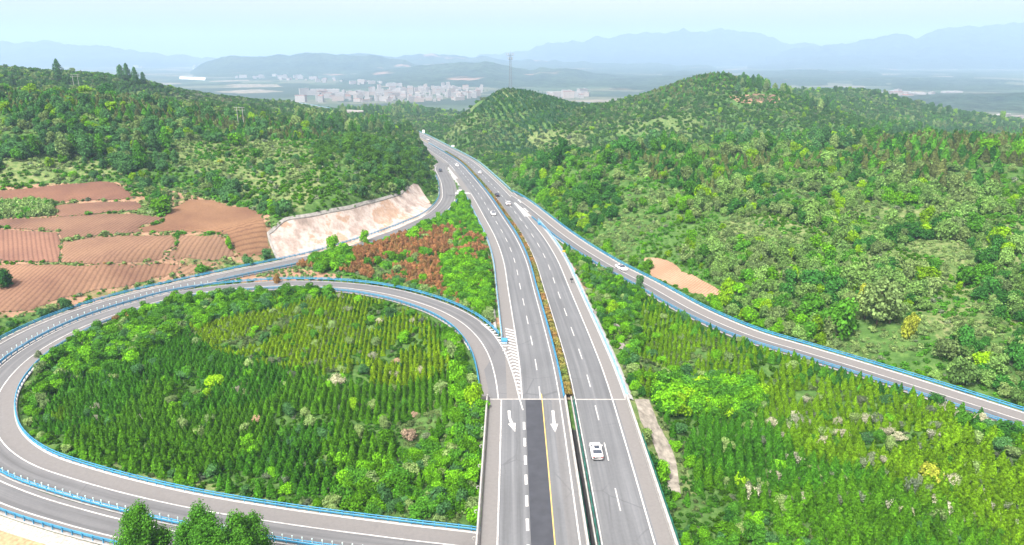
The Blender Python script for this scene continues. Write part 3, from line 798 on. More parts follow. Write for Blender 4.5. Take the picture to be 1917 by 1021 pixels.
def arrow(pts, w, head, z=0.03):
    """stem along pts (towards the camera), then a head"""
    P = [Vector((a, b)) for a, b in pts]; V = []; F = []
    for i, p in enumerate(P):
        d = (P[min(i + 1, len(P) - 1)] - P[max(i - 1, 0)]).normalized(); nrm = Vector((d.y, -d.x))
        V += [(p.x - nrm.x * w / 2, p.y - nrm.y * w / 2, z), (p.x + nrm.x * w / 2, p.y + nrm.y * w / 2, z)]
        if i: F.append((2 * i - 2, 2 * i - 1, 2 * i + 1, 2 * i))
    d = (P[-1] - P[-2]).normalized(); nrm = Vector((d.y, -d.x)); b_ = len(V); q = P[-1]
    V += [(q.x - nrm.x * head[0] / 2, q.y - nrm.y * head[0] / 2, z), (q.x + nrm.x * head[0] / 2, q.y + nrm.y * head[0] / 2, z), (q.x + d.x * head[1], q.y + d.y * head[1], z)]
    F.append((b_, b_ + 1, b_ + 2))
    me = mesh('arrow_marking', V, F, M_WHITE)
    for pl in me.polygons:
        pass
    tag(link('arrow_marking', me), kind='structure')
arrow([un(1035, 769), un(1036.5, 785), un(1037.5, 794)], 0.55, (1.5, 3.1))
arrow([un(953, 769), un(954, 783), un(958, 793)], 0.55, (1.5, 3.2))
# chevrons of the loop gore: left boundary line, right boundary line
gl_ = [un(*p) for p in ((900, 605.4), (912, 615), (923.5, 625.8), (931, 636), (939, 647.7), (946, 661), (951.7, 676), (956, 688), (959.5, 698), (965.8, 720), (971, 741), (979, 768))]
GL = Path([(a, b, 0) for a, b in gl_], 1.0)
line(GL, 0, GL.L, 0, 0.24)
glx = lambda y: float(np.interp(y, GL.P[::-1, 1], GL.P[::-1, 0]))
V = []; F = []
for k, y in enumerate(np.arange(129, 164.5, 1.75)):
    xr = float(HW.at(HW.at_y(y), -9.5)[0]); xl = glx(y); wd = xr - xl
    if wd < 0.4: continue
    if y < 152:
        xm = xl + wd * 0.45; rise = min(1.5, wd * 0.45)
        seq = [(xl, y - rise), (xm, y), (xr, y - rise)]
    else:
        seq = [(xr - 2.3, y), (xr, y - 1.5)]
    b0 = len(V)
    for (a, b) in seq: V += [(a, b - 0.35, 0.028), (a, b + 0.35, 0.028)]
    for i in range(len(seq) - 1): F.append((b0 + 2 * i, b0 + 2 * i + 2, b0 + 2 * i + 3, b0 + 2 * i + 1))
for k, t in enumerate(np.arange(1, 18, 1.8)):      # short ticks along the ramp side of the guardrail nose
    p = GL.at(t, 0); d = GL.at(t, 1.0) - p; d2 = GL.at(t + 0.35, 0) - p; s = -1 if d[1] < 0 else 1
    q = p + d * s * 1.2 + d2 * 1.2; b0 = len(V)
    V += [(p[0], p[1], 0.028), (p[0] + d2[0] * 1.6, p[1] + d2[1] * 1.6, 0.028), (q[0] + d2[0] * 1.6, q[1] + d2[1] * 1.6, 0.028), (q[0], q[1], 0.028)]
    F.append((b0, b0 + 1, b0 + 2, b0 + 3))
me = mesh('chevron_marking', V, F, M_WHITE); tag(link('chevron_marking', me), kind='structure')
def hatch(left, right, n, frac=0.55):
    def lerp(L, t):
        L = np.array(L, float); s = np.linspace(0, 1, len(L)); return np.array([np.interp(t, s, L[:, 0]), np.interp(t, s, L[:, 1])])
    V = []; F = []
    for i in range(n):
        a, b = i / n, (i + frac) / n; b0 = len(V)
        for L_, t in ((left, a), (right, a), (right, b), (left, b)):
            q = lerp(L_, t); V.append((q[0], q[1], float(hz(q[1])) + 0.03))
        F.append((b0, b0 + 1, b0 + 2, b0 + 3))
    for L_ in (left, right):
        for i in range(24):
            q = lerp(L_, i / 24); r = lerp(L_, (i + 1) / 24); d = r - q; d /= np.linalg.norm(d); m_ = np.array([d[1], -d[0]]) * 0.14; b0 = len(V)
            z0, z1 = float(hz(q[1])) + 0.036, float(hz(r[1])) + 0.036
            V += [(q[0] - m_[0], q[1] - m_[1], z0), (q[0] + m_[0], q[1] + m_[1], z0), (r[0] + m_[0], r[1] + m_[1], z1), (r[0] - m_[0], r[1] - m_[1], z1)]
            F.append((b0, b0 + 1, b0 + 2, b0 + 3))
    me = mesh('hatched_marking', V, F, M_WHITE); tag(link('hatched_marking', me), kind='structure')
def unz(u, v):
    z = 0
    for _ in range(10):
        x, y = un(u, v, z); z = float(hz(y))
    return (x, y)
hatch([unz(832, 310), unz(843, 327), unz(852, 343), unz(854, 364)], [unz(836, 310), unz(850, 327), unz(865, 343), unz(880, 364)], 30, 0.75)
hatch([unz(962, 380), unz(980, 402), unz(999, 428)], [unz(965, 380), unz(986, 398), unz(1004, 415)], 26, 0.7)
for u, v, u2, v2 in ((972, 376, 978, 383), (983, 392, 989, 397), (928, 370, 938, 381)):
    a = unz(u, v); b = unz(u2, v2); d = Vector((b[0] - a[0], b[1] - a[1])).normalized()
    zz = float(hz(a[1])) + 0.03
    arrow([b, (b[0] - d.x * 3, b[1] - d.y * 3), a], 0.5, (1.4, 3), zz)

# kerb strips, verges
ribbon('verge_strip', HW, tJ, HW.at_y(281), [11.5, 11.52, 12.75, 13.3], [-0.01, 0.08, 0.08, -0.25], simple('verge_concrete', (0.34, 0.34, 0.34), 0.9, 0.2, var=0.15, scale=0.7))
ribbon('verge_strip', HW, HW.at_y(158), HW.at_y(350), [-13.1, -12.52, -12.5], [0.06, 0.06, -0.01], M_CONC)
ribbon('drain_channel', HW, HW.at_y(162), HW.at_y(240), [-14.6, -14.58, -13.9, -13.88], [-0.2, 0.1, 0.1, -0.2], M_CONC)
ribbon('verge_strip', RA, kA0 + 4, RA.L, [-4.5, -3.92, -3.9], [0.02, 0.02, -0.05], M_CONC)
ribbon('verge_strip', RA, RA.near(-99, 196), RA.L, [AO(0.02), AO(0.04), AO(0.4)], [-0.05, 0.04, 0.04], M_CONC)
ribbon('verge_strip', RB, 60, RB.near(-20, 83), [HB(1, 0), HB(1, 0.02), HB(1, 0.7)], [-0.07, 0.03, 0.03], M_CONC)
ribbon('verge_strip', RC, 40, RC.L, [-4.5, -3.82, -3.8], [0.03, 0.03, -0.06], M_CONC)
ribbon('verge_strip', RC, 110, RC.L, [3.8, 3.82, 4.5], [-0.06, 0.03, 0.03], M_CONC)
def groundribbon(name, path, t0, t1, offs, dz, mat):
    o = ribbon(name, path, t0, t1, offs, 0, mat)
    n = len(o.data.vertices); co = np.empty(n * 3, np.float32); o.data.vertices.foreach_get('co', co); co = co.reshape(-1, 3)
    co[:, 2] = H(co[:, 0], co[:, 1]) + dz; o.data.vertices.foreach_set('co', co.ravel()); return o
tb0 = RB.near(-125, 125)
TEND = None
groundribbon('stone_verge', RB, tb0, RB.near(-25, 84), [HB(1, .65), HB(1, 1.5), HB(1, 2.3), HB(1, 3.1)], 0.14, simple('stone_pitching', (0.36, 0.34, 0.31), 0.95, 0.1, var=0.35, scale=2.2))
groundribbon('soil_verge', RB, tb0, RB.near(-25, 84), [HB(1, 3.05), HB(1, 4), HB(1, 5), HB(1, 6.3)], 0.12, simple('orange_soil', (0.46, 0.24, 0.14), 0.95, 0.1, var=0.3, scale=1.5))

# ------------------------------------------------------------------ guardrails
def guardrail(path, t0, t1, off, label, side=1, mat=M_BLUE, dz=0.0, post_step=2.0, delin=False, pmat=None, group='blue guardrails along the ramps and the motorway', fat=1.0):
    o = bpy.data.objects.new('guardrail', None); COL.objects.link(o)
    p0 = path.at(t0, off, dz); o.location = p0; tag(o, label, 'guardrail', group)
    t = np.linspace(t0, t1, max(2, int((t1 - t0) / 2))); n = len(t)
    off0 = off; off = (lambda q: off0(q)) if callable(off0) else (lambda q: off0 + 0 * q)
    prof = [(0.0, 0.38), (0.08 * side, 0.46), (0.0, 0.56), (0.08 * side, 0.66), (0.0, 0.76), (-0.05 * side, 0.76), (-0.05 * side, 0.38)]
    prof = [(a, 0.4 + (b - 0.38) * fat * 0.85) for a, b in prof]
    V = []
    for a, b in prof: V.append(path.at(t, off(t) + a, dz + b) - p0)
    V = np.concatenate(V); m = len(prof); ids = np.arange(m * n).reshape(m, n); nx = np.roll(ids, -1, 0)
    F = np.stack([ids[:, :-1], nx[:, :-1], nx[:, 1:], ids[:, 1:]], -1).reshape(-1, 4)
    link('rail_beam', mesh('rail_beam', V, F, mat), o)
    V = []
    for a, b in ((-0.07, 0.92), (0.07, 0.92), (0.07, 1.04), (-0.07, 1.04)): V.append(path.at(t, off(t) - side * 0.12 + a, dz + b) - p0)
    V = np.concatenate(V); m = 4; ids = np.arange(m * n).reshape(m, n); nx = np.roll(ids, -1, 0)
    F = np.stack([ids[:, :-1], nx[:, :-1], nx[:, 1:], ids[:, 1:]], -1).reshape(-1, 4)
    link('top_tube', mesh('top_tube', V, F, mat), o)
    pm = MB(); pm.box((0, 0, 0.4), (0.14, 0.14, 1.3)); pm.box((0, 0, 1.03), (0.2, 0.2, 0.06)); pme = pm.me('post', pmat or mat)
    ts = np.arange(t0 + 0.5, t1, post_step); P = path.at(ts, off(ts) - side * 0.14, dz) - p0
    W = P + p0; u, v, d = pix(W[:, 0], W[:, 1], W[:, 2]); ok = (u > -20) & (u < 1940) & (v > 0) & (v < 1040)
    order = np.argsort(np.where(ok, d, 1e6)); keep = [i for i in order[:100] if ok[i]]; rest = [i for i in range(len(ts)) if i not in set(keep)]
    for i in keep:
        q = bpy.data.objects.new('post', pme); COL.objects.link(q); q.parent = o; q.location = P[i]; q.rotation_euler = (0, 0, path.heading(ts[i]))
    if len(rest) > 0:
        mb = MB()
        for i in rest: mb.box((P[i][0], P[i][1], P[i][2] + 0.4), (0.14, 0.14, 1.3))
        r = mb.build('far_posts', pmat or mat, o); r['kind'] = 'stuff'
    if delin:
        dm = MB(); dm.tube((0, 0, 0.9), (0, 0, 1.75), 0.055, n=6); dm.box((0, 0, 1.62), (0.16, 0.16, 0.22)); dme = dm.me('delineator', simple('delineator_white', (0.55, 0.72, 0.7), 0.6, 0.3))
        ts = np.arange(t0 + 1.0, t1, 1.65); P = path.at(ts, off(ts), dz) - p0; W = P + p0; u, v, d = pix(W[:, 0], W[:, 1], W[:, 2]); ok = (u > -20) & (u < 1940) & (v > 0) & (v < 1040)
        order = np.argsort(np.where(ok, d, 1e6)); keep = [i for i in order[:100] if ok[i]]; rest = [i for i in range(len(ts)) if i not in set(keep) and ok[i]]
        for i in keep:
            q = bpy.data.objects.new('delineator', dme); COL.objects.link(q); q.parent = o; q.location = P[i]
        mb = MB()
        for i in rest: mb.tube((P[i][0], P[i][1], P[i][2] + 0.9), (P[i][0], P[i][1], P[i][2] + 1.75), 0.055, n=5)
        if rest: mb.build('far_delineators', dme.materials[0], o)['kind'] = 'stuff'
    return o
guardrail(RA, kA0 - 18, RA.near(-5.0, 91), -4.15, 'blue guardrail curving round the plantation on the inner edge of the loop ramp', side=1)
guardrail(RA, RA.near(-7.5, 157), RA.near(-92, 199), AO(0.25), 'blue guardrail between the loop ramp and the red shrub triangle', side=-1)
guardrail(RA, RA.near(-92, 199), RA.near(-14, 92), AO(0.2), 'blue median guardrail with white delineator posts between the two curving ramps', side=1, delin=True, fat=1.15)
guardrail(RB, RB.near(-41, 415), RB.L - 30, HB(1, 0.2), 'blue guardrail on the outer edge of the outer ramp below the fields', side=-1, fat=1.1)
guardrail(RB, RB.near(-33, 340), RB.near(-95, 210), HB(-1, -0.2), 'blue guardrail on the inner edge of the outer ramp beside the red shrub triangle', side=1)
guardrail(RC, 20, RC.L, -4.05, 'blue guardrail on the hill side of the right ramp', side=1)
guardrail(RC, RC.near(11, 288), RC.L, 4.05, 'low blue guardrail on the plantation side of the right ramp', side=-1, fat=0.8)
guardrail(HW, tJ, HW.at_y(281), 11.95, 'pale blue guardrail on the right edge of the motorway running to the bridge', side=-1, mat=M_BLUEP, pmat=M_BLUE, post_step=4.0)
guardrail(HW, HW.at_y(356), tEnd, 11.9, 'pale blue guardrail on the far right edge of the motorway', side=-1, mat=M_BLUEP)
guardrail(HW, HW.at_y(157.5), HW.at_y(350), -12.75, 'pale blue guardrail on the left edge of the motorway beside the red shrub triangle', side=1, mat=M_BLUEP, pmat=M_BLUE)
guardrail(HW, tJ, HW.at_y(640), -0.95, 'blue median guardrail beside the clipped hedge', side=-1)
# nose of the loop gore: a blue crash cushion
def nose(pts, label):
    mb = MB()
    c = Vector(pts[0]); V = []; F = []
    n = len(pts)
    for z in (0.02, 0.95): V += [(a, b, z) for a, b, _ in pts]
    F = [tuple(range(n, 2 * n))] + [(i, (i + 1) % n, n + (i + 1) % n, n + i) for i in range(n)]
    mb.add(V, F); o = mb.build('crash_cushion', M_BLUE); tag(o, label, 'crash barrier')
    mb = MB()
    for k in range(2): mb.box((sum(p[0] for p in pts) / n, pts[0][1] - 0.6, 0.35 + k * 0.35), (1.2, 0.1, 0.14))
    mb.build('reflector_strip', M_WHITE, o)
x, y = un(945, 645)
nose([(x - 0.55, y, 0), (x + 0.55, y, 0), (x + 0.7, y + 1.8, 0), (x - 0.9, y + 1.8, 0)], 'blue crash cushion at the nose between the loop ramp and the motorway')
x, y = un(1008, 419)
nose([(x - 0.4, y, 0), (x + 0.4, y, 0), (x + 1.0, y - 2.5, 0), (x - 0.1, y - 2.5, 0)], 'pale blue crash cushion at the nose between the motorway and the right ramp')

# ------------------------------------------------------------------ vegetation shapes
def quads(C, Nn, size, asp=1.0, up=None, r=None):
    """leaf-clump faces: centres, normals, sizes"""
    r = r or rng; n = len(C)
    Nn = Nn / (np.linalg.norm(Nn, axis=1)[:, None] + 1e-9)
    a = r.normal(size=(n, 3)) if up is None else up + r.normal(size=(n, 3)) * 0.25
    T = np.cross(Nn, a); T /= np.linalg.norm(T, axis=1)[:, None] + 1e-9
    B = np.cross(Nn, T)
    s = np.asarray(size)[:, None] if np.ndim(size) else size
    ax = np.asarray(asp)
    bend = Nn * s * r.uniform(-0.35, 0.35, (n, 1))
    V = np.stack([C - T * s - B * s * ax, C + T * s * r.uniform(.6, 1, (n, 1)) - B * s * ax + bend, C + T * s + B * s * ax * r.uniform(.6, 1, (n, 1)), C - T * s * r.uniform(.5, 1, (n, 1)) + B * s * ax + bend], 1).reshape(-1, 3)
    return V, np.arange(4 * n).reshape(n, 4)
def blob_crown(seed, n=420, lobes=7, tall=1.0, open_=0.0, size=0.13):
    r = np.random.default_rng(seed); C = []; N_ = []
    L = []
    for k in range(lobes):
        a = r.uniform(0, 2 * math.pi); d = r.uniform(0.15, 0.62); h = r.uniform(0.3, 1.15) * tall
        L.append((d * math.cos(a) * (1.15 - 0.3 * h / tall), d * math.sin(a) * (1.15 - 0.3 * h / tall), h, r.uniform(0.28, 0.5)))
    L.append((0, 0, 0.7 * tall, 0.6))
    wts = np.array([l[3] ** 2 for l in L]); wts /= wts.sum()
    pick = r.choice(len(L), n, p=wts)
    LL = np.array(L)[pick]
    d = r.normal(size=(n, 3)); d[:, 2] = d[:, 2] * 0.8 + 0.35; d /= np.linalg.norm(d, axis=1)[:, None]
    rad = LL[:, 3] * (1 - r.uniform(0, 1, n) ** 2 * (0.35 + open_))
    C = LL[:, :3] + d * rad[:, None] * np.array([1, 1, 0.85])
    C[:, 2] = np.maximum(C[:, 2], 0.06)
    N_ = d * 0.9 + np.array([0, 0, 0.5]) + r.normal(size=(n, 3)) * 0.45
    return quads(C, N_, size * r.uniform(0.5, 1.3, n), 0.8, r=r)
def cone_crown(seed, n=230, rad=0.23, top=1.0, size=0.06, power=0.85, base=0.06):
    r = np.random.default_rng(seed)
    h = 1 - np.sqrt(r.uniform(0, 1, n)); h = np.clip(h, 0, 0.99)
    a = r.uniform(0, 2 * math.pi, n)
    lump = 1 + 0.12 * np.sin(a * 3 + seed) + 0.12 * np.sin(h * 31 + a * 2)
    R0 = rad * (1 - h) ** power * lump * r.uniform(0.55, 1.0, n) ** 0.5 + 0.008
    C = np.stack([R0 * np.cos(a), R0 * np.sin(a), base + h * (top - base)], 1)
    N_ = np.stack([np.cos(a), np.sin(a), np.full(n, 0.45)], 1) + r.normal(size=(n, 3)) * 0.35
    up = np.stack([np.cos(a) * 0.3, np.sin(a) * 0.3, np.full(n, 1.0)], 1)
    s = size * (0.55 + 0.6 * (1 - h)) * r.uniform(0.6, 1.3, n)
    return quads(C, N_, s, 1.5, r=r)
def poplar_crown(seed, n=1500, rad=0.24, size=0.024):
    r = np.random.default_rng(seed)
    h = r.uniform(0, 1, n); prof = np.sin(np.clip(h, 0, 1) ** 0.75 * math.pi) ** 0.6
    a = r.uniform(0, 2 * math.pi, n)
    lump = 1 + 0.3 * np.sin(a * 2 + seed * 2 + h * 9) + 0.2 * np.sin(h * 23 + a * 3)
    R0 = rad * prof * lump * r.uniform(0.1, 1, n) ** 0.45
    C = np.stack([R0 * np.cos(a), R0 * np.sin(a), 0.14 + h * 0.86], 1)
    N_ = np.stack([np.cos(a), np.sin(a), np.full(n, 0.5)], 1) + r.normal(size=(n, 3)) * 0.6
    return quads(C, N_, size * r.uniform(0.5, 1.3, n), 0.9, r=r)
def tree_crown(seed):
    r = np.random.default_rng(seed); C = []; S = []
    # boughs rise from the stem, each carrying clumps of leaves; the leader is the tallest
    tips = [(0.1, 0, 2.1, 0.22), (0.05, 0.05, 1.75, 0.32), (0, 0, 1.2, 0.45), (-0.3, 0.15, 1.85, 0.2), (0.38, -0.1, 1.75, 0.22)]
    for k in range(26):
        a = r.uniform(0, 2 * math.pi); h = r.uniform(0.35, 1.75); d = (0.95 - 0.24 * h) * r.uniform(0.45, 1.05) + 0.05
        tips.append((d * math.cos(a), d * math.sin(a), h + 0.12, r.uniform(0.17, 0.34)))
    for x, y, z, q in tips:
        n = int(3000 * q); d = r.normal(size=(n, 3)); d /= np.linalg.norm(d, axis=1)[:, None]; d[:, 2] *= 1.25
        C.append(np.array([x, y, z]) + d * q * r.uniform(0.25, 1.3, n)[:, None] ** 0.8); S.append(d)
    C = np.concatenate(C); S = np.concatenate(S) + np.array([0, 0, 0.5]) + r.normal(size=(len(C), 3)) * 0.5
    return quads(C, S, 0.021 * r.uniform(0.6, 1.4, len(C)), 0.8, r=r)
def trunk_mesh(h, r0, limbs=0, seed=0, mat=None):
    rd = random.Random(seed); mb = MB()
    mb.tube((0, 0, -0.1), (0, 0, h * 0.5), r0, r0 * 0.7); mb.tube((0, 0, h * 0.5), (0.02, 0, h), r0 * 0.7, r0 * 0.25)
    for k in range(limbs):
        a = rd.uniform(0, 6.28); z = h * rd.uniform(0.35, 0.8); l = rd.uniform(0.25, 0.45)
        mb.tube((0, 0, z), (l * math.cos(a), l * math.sin(a), z + l * 0.9), r0 * 0.4, r0 * 0.12, n=5)
    return mb
KINDS = {}
def kind(name, n, crown_fn, tr):
    L = []
    for i in range(n):
        V, F = crown_fn(i)
        cm_ = mesh(name + '_crown', V, F, M_LEAF)
        tm = tr(i); tme = tm.me(name + '_trunk', M_BARK)
        # joined proto for the mass
        TV = np.array(tm.V); b = len(V)
        full = mesh(name, [tuple(v) for v in V] + [tuple(v) for v in TV], [tuple(f) for f in F.tolist()] + [tuple(b + k for k in f) for f in tm.F], [M_LEAF, M_BARK])
        full.polygons.foreach_set('material_index', [0] * len(F) + [1] * len(tm.F))
        L.append((cm_, tme, bpy.data.objects.new(name + '_shape', full)))
    KINDS[name] = L
kind('young_conifer', 6, lambda i: cone_crown(10 + i, 480, 0.25 + 0.015 * (i % 3), size=0.043), lambda i: trunk_mesh(0.7, 0.018))
kind('bush', 7, lambda i: blob_crown(30 + i, 1500, 9 + i % 4, 0.85 + 0.12 * (i % 3), 0.1, size=0.066), lambda i: trunk_mesh(0.6, 0.05, 3, i))
kind('pine_tree', 5, lambda i: cone_crown(50 + i, 480, 0.30 + 0.03 * (i % 3), size=0.055, power=0.75), lambda i: trunk_mesh(0.8, 0.02))
kind('poplar_tree', 5, lambda i: poplar_crown(70 + i), lambda i: trunk_mesh(0.85, 0.016, 3, i))
kind('red_shrub', 4, lambda i: blob_crown(90 + i, 700, 7, 1.1, 0.25, size=0.08), lambda i: trunk_mesh(0.7, 0.05, 3, i))
kind('flowering_bush', 4, lambda i: blob_crown(110 + i, 900, 8, 0.9, 0.3, size=0.055), lambda i: trunk_mesh(0.7, 0.05, 4, i))
kind('broadleaf_tree', 4, lambda i: tree_crown(130 + i), lambda i: trunk_mesh(1.1, 0.05, 6, i))
kind('undergrowth', 5, lambda i: blob_crown(150 + i, 170, 5, 0.6, 0.3, size=0.14), lambda i: trunk_mesh(0.3, 0.03))

GN_CACHE = {}
def scatter_mass(name, kname, P, rot, scl, tint, label_kind='stuff'):
    me = bpy.data.meshes.new(name); me.vertices.add(len(P)); me.vertices.foreach_set('co', np.asarray(P, np.float32).ravel())
    n = len(P)
    a = me.attributes.new('tint', 'FLOAT_COLOR', 'POINT'); a.data.foreach_set('color', np.column_stack([tint, np.ones(n)]).astype(np.float32).ravel())
    a = me.attributes.new('idx', 'INT', 'POINT'); a.data.foreach_set('value', rng.integers(0, len(KINDS[kname]), n).astype(np.int32))
    a = me.attributes.new('rot', 'FLOAT_VECTOR', 'POINT'); a.data.foreach_set('vector', np.column_stack([rng.normal(0, .05, n), rng.normal(0, .05, n), rot]).astype(np.float32).ravel())
    a = me.attributes.new('scl', 'FLOAT_VECTOR', 'POINT'); a.data.foreach_set('vector', np.asarray(scl, np.float32).ravel())
    ob = link(name, me)
    if kname not in GN_CACHE:
        ng = bpy.data.node_groups.new('scatter_' + kname, 'GeometryNodeTree')
        ng.interface.new_socket('Geometry', in_out='INPUT', socket_type='NodeSocketGeometry'); ng.interface.new_socket('Geometry', in_out='OUTPUT', socket_type='NodeSocketGeometry')
        nn = ng.nodes.new; ll = ng.links.new
        gi = nn('NodeGroupInput'); go = nn('NodeGroupOutput'); ip = nn('GeometryNodeInstanceOnPoints'); jn = nn('GeometryNodeJoinGeometry')
        for p in reversed(KINDS[kname]):
            oi = nn('GeometryNodeObjectInfo'); oi.inputs['Object'].default_value = p[2]; oi.inputs['As Instance'].default_value = True; ll(oi.outputs['Geometry'], jn.inputs[0])
        def at(nm, ty):
            q = nn('GeometryNodeInputNamedAttribute'); q.data_type = ty; q.inputs['Name'].default_value = nm; return q.outputs['Attribute']
        ll(gi.outputs[0], ip.inputs['Points']); ll(jn.outputs[0], ip.inputs['Instance']); ip.inputs['Pick Instance'].default_value = True
        ll(at('idx', 'INT'), ip.inputs['Instance Index']); ll(at('rot', 'FLOAT_VECTOR'), ip.inputs['Rotation']); ll(at('scl', 'FLOAT_VECTOR'), ip.inputs['Scale']); ll(ip.outputs[0], go.inputs[0])
        GN_CACHE[kname] = ng
    md = ob.modifiers.new('scatter', 'NODES'); md.node_group = GN_CACHE[kname]
    ob['kind'] = 'stuff'
    return ob
def plant(kname, p, rot, scl, tint, label, cat, group=None, var=None):
    L = KINDS[kname]; cm_, tme, _ = L[random.randrange(len(L)) if var is None else var]
    o = bpy.data.objects.new(kname, None); COL.objects.link(o); o.location = p; o.rotation_euler = (0, 0, rot); o.scale = scl
    tag(o, label, cat, group)
    c = bpy.data.objects.new('crown', cm_); COL.objects.link(c); c.parent = o; c['tint'] = [float(tint[0]), float(tint[1]), float(tint[2]), 1.0]
    t = bpy.data.objects.new('trunk', tme); COL.objects.link(t); t.parent = o
    return o

# ------------------------------------------------------------------ planting
def grid(x0, x1, y0, y1, s, jit=0.45, ang=0.0):
    a, b = np.meshgrid(np.arange(x0, x1, s), np.arange(y0, y1, s)); a = a.ravel(); b = b.ravel()
    a = a + rng.uniform(-jit, jit, len(a)) * s; b = b + rng.uniform(-jit, jit, len(b)) * s
    if ang:
        cxx, cyy = (x0 + x1) / 2, (y0 + y1) / 2; c, s_ = math.cos(ang), math.sin(ang)
        a, b = cxx + (a - cxx) * c - (b - cyy) * s_, cyy + (a - cxx) * s_ + (b - cyy) * c
    return a, b
TINT = {
 'deep': (0.046, 0.15, 0.008), 'green': (0.075, 0.215, 0.009), 'olive': (0.15, 0.275, 0.006), 'bright': (0.125, 0.35, 0.012), 'mid': (0.07, 0.225, 0.02), 'dark': (0.032, 0.12, 0.02),
 'bluegreen': (0.065, 0.18, 0.055), 'pale': (0.19, 0.3, 0.1), 'lime': (0.22, 0.44, 0.012), 'brownpine': (0.105, 0.14, 0.045), 'red': (0.32, 0.165, 0.075), 'rust': (0.24, 0.15, 0.06),
 'white': (0.36, 0.38, 0.27), 'dead': (0.42, 0.31, 0.22), 'yellow': (0.38, 0.44, 0.05), 'grey': (0.15, 0.2, 0.12)}
T = {k: np.array(v) for k, v in TINT.items()}
recs = {k: [] for k in KINDS}     # rows: x, y, z, rot, sx, sy, sz, r, g, b, zone
ZONES = ['inside the loop', 'in the triangle beside the right ramp', 'in the wedge between the ramps', 'on the left hillside', 'on the right hillside', 'on the tower hill', 'on the far ridge', 'on the verge']
def put(kname, x, y, rad, hgt, tint, zone, sink=0.0):
    n = len(x)
    if n == 0: return
    ap = np.array(densify(WAPRON, 1.0)); rad = np.broadcast_to(np.asarray(rad, float), (n,))
    keep = ~inpoly(x, y, WAPRON) & (((x[:, None] - ap[:, 0]) ** 2 + (y[:, None] - ap[:, 1]) ** 2).min(1) > (rad * 0.6) ** 2) if n < 200000 else np.ones(n, bool)
    hgt = np.broadcast_to(np.asarray(hgt, float), (n,)); zone = np.broadcast_to(zone, (n,)); tint = np.broadcast_to(tint, (n, 3))
    x, y, rad, hgt, tint, zone = x[keep], y[keep], rad[keep], hgt[keep], tint[keep], zone[keep]; n = len(x)
    if n == 0: return
    z = H(x, y) - sink
    zn = np.broadcast_to(zone, (n,))
    recs[kname].append(np.column_stack([x, y, z, rng.uniform(0, 6.28, n), rad, rad * rng.uniform(0.85, 1.15, n), hgt, tint, zn]))
def inframe(x, y, z, m=90):
    u, v, d = pix(x, y, z); return (u > -m) & (u < 1917 + m) & (v < 1021 + m * 1.6) & (d > 20)
def pickt(names, n, w=None): 
    arr = np.array([T[k] for k in names]); return arr[rng.choice(len(names), n, p=w)] * rng.uniform(0.8, 1.2, (n, 1))

# 1. plantations
OL1 = [(340, 600), (520, 545), (780, 560), (850, 700), (740, 730), (560, 700), (400, 660)]
SHR_LOOP = [[(-20, 600), (210, 590), (560, 530), (660, 545), (520, 580), (360, 612), (240, 690), (120, 720), (60, 800), (20, 760)], [(820, 560), (920, 640), (915, 900), (890, 1010), (640, 990), (640, 905), (780, 850), (850, 780), (840, 680)],
            [(60, 800), (200, 880), (400, 930), (640, 950), (640, 985), (300, 930), (40, 830)]]
SHR_TRI = [[(1060, 470), (1210, 520), (1190, 700), (1290, 960), (1230, 960), (1120, 640)], [(1230, 705), (1350, 700), (1440, 760), (1380, 790), (1235, 770)], [(1270, 975), (1500, 975), (1540, 1040), (1270, 1040)],
           [(1770, 780), (1917, 800), (1917, 900), (1850, 850)]]
def conif(poly_world, x0, x1, y0, y1, zone):
    for (s, lo, hi) in ((1.85, 0, 120), (1.45, 120, 150), (1.15, 150, 260)):
        x, y = grid(x0, x1, y0, y1, s, 0.1, 0.12 if zone == 0 else -0.25)
        k = inpoly(x, y, poly_world) & (y >= lo) & (y < hi) & (RDist(x, y) > 2.2)
        x, y = x[k], y[k]; z = H(x, y); k = inframe(x, y, z + 3); x, y, z = x[k], y[k], z[k]
        u, v, d = pix(x, y, z)
        drop = np.zeros(len(x), bool)
        for pol in (SHR_LOOP if zone == 0 else SHR_TRI): drop |= inpoly(u, v, pol) & (rng.uniform(size=len(x)) < 0.85)
        gap = fbm(x / 9, y / 9, 3, 9) > (0.64 if s > 1.4 else 0.70)
        k = ~drop & ~gap; x, y, u, v = x[k], y[k], u[k], v[k]
        n = len(x)
        hh = {1.85: 3.5, 1.45: 2.5, 1.15: 1.65}[s] * rng.uniform(0.72, 1.2, n) * (0.85 + 0.3 * fbm(x / 14, y / 14, 2, 4))
        if zone == 0: ol = sstep(0.35, 0.6, (inpoly(u, v, OL1) * 0.7 + (y > 150) * 0.25 + (fbm(x / 16, y / 16, 3, 6) - 0.5) * 1.2))
        else: ol = sstep(0.25, 0.75, 0.45 + (760 + (u - 1230) * 0.33 - v) / 160 + (fbm(x / 16, y / 16, 3, 6) - 0.5) * 1.6)
        c = T['olive'] * ol[:, None] + (1 - ol[:, None]) * (T['green'] * 0.7 + T['deep'] * 0.3)
        if zone == 1: c = c * (1 - 0.45 * ol[:, None]) + T['green'] * 0.45 * ol[:, None]
        blue = (fbm(x / 20, y / 20, 2, 21) > 0.56) & (ol < 0.4); c[blue] = c[blue] * np.array([0.75, 0.92, 1.3])
        c = c * rng.uniform(0.8, 1.2, (n, 1))
        w_ = hh * {1.85: 0.95, 1.45: 1.0, 1.15: 1.15}[s]
        put('young_conifer', x, y, w_, hh, c, zone)
conif(LOOP, -125, 0, 85, 205, 0)
conif(TRI, 12, 130, 70, 260, 1)
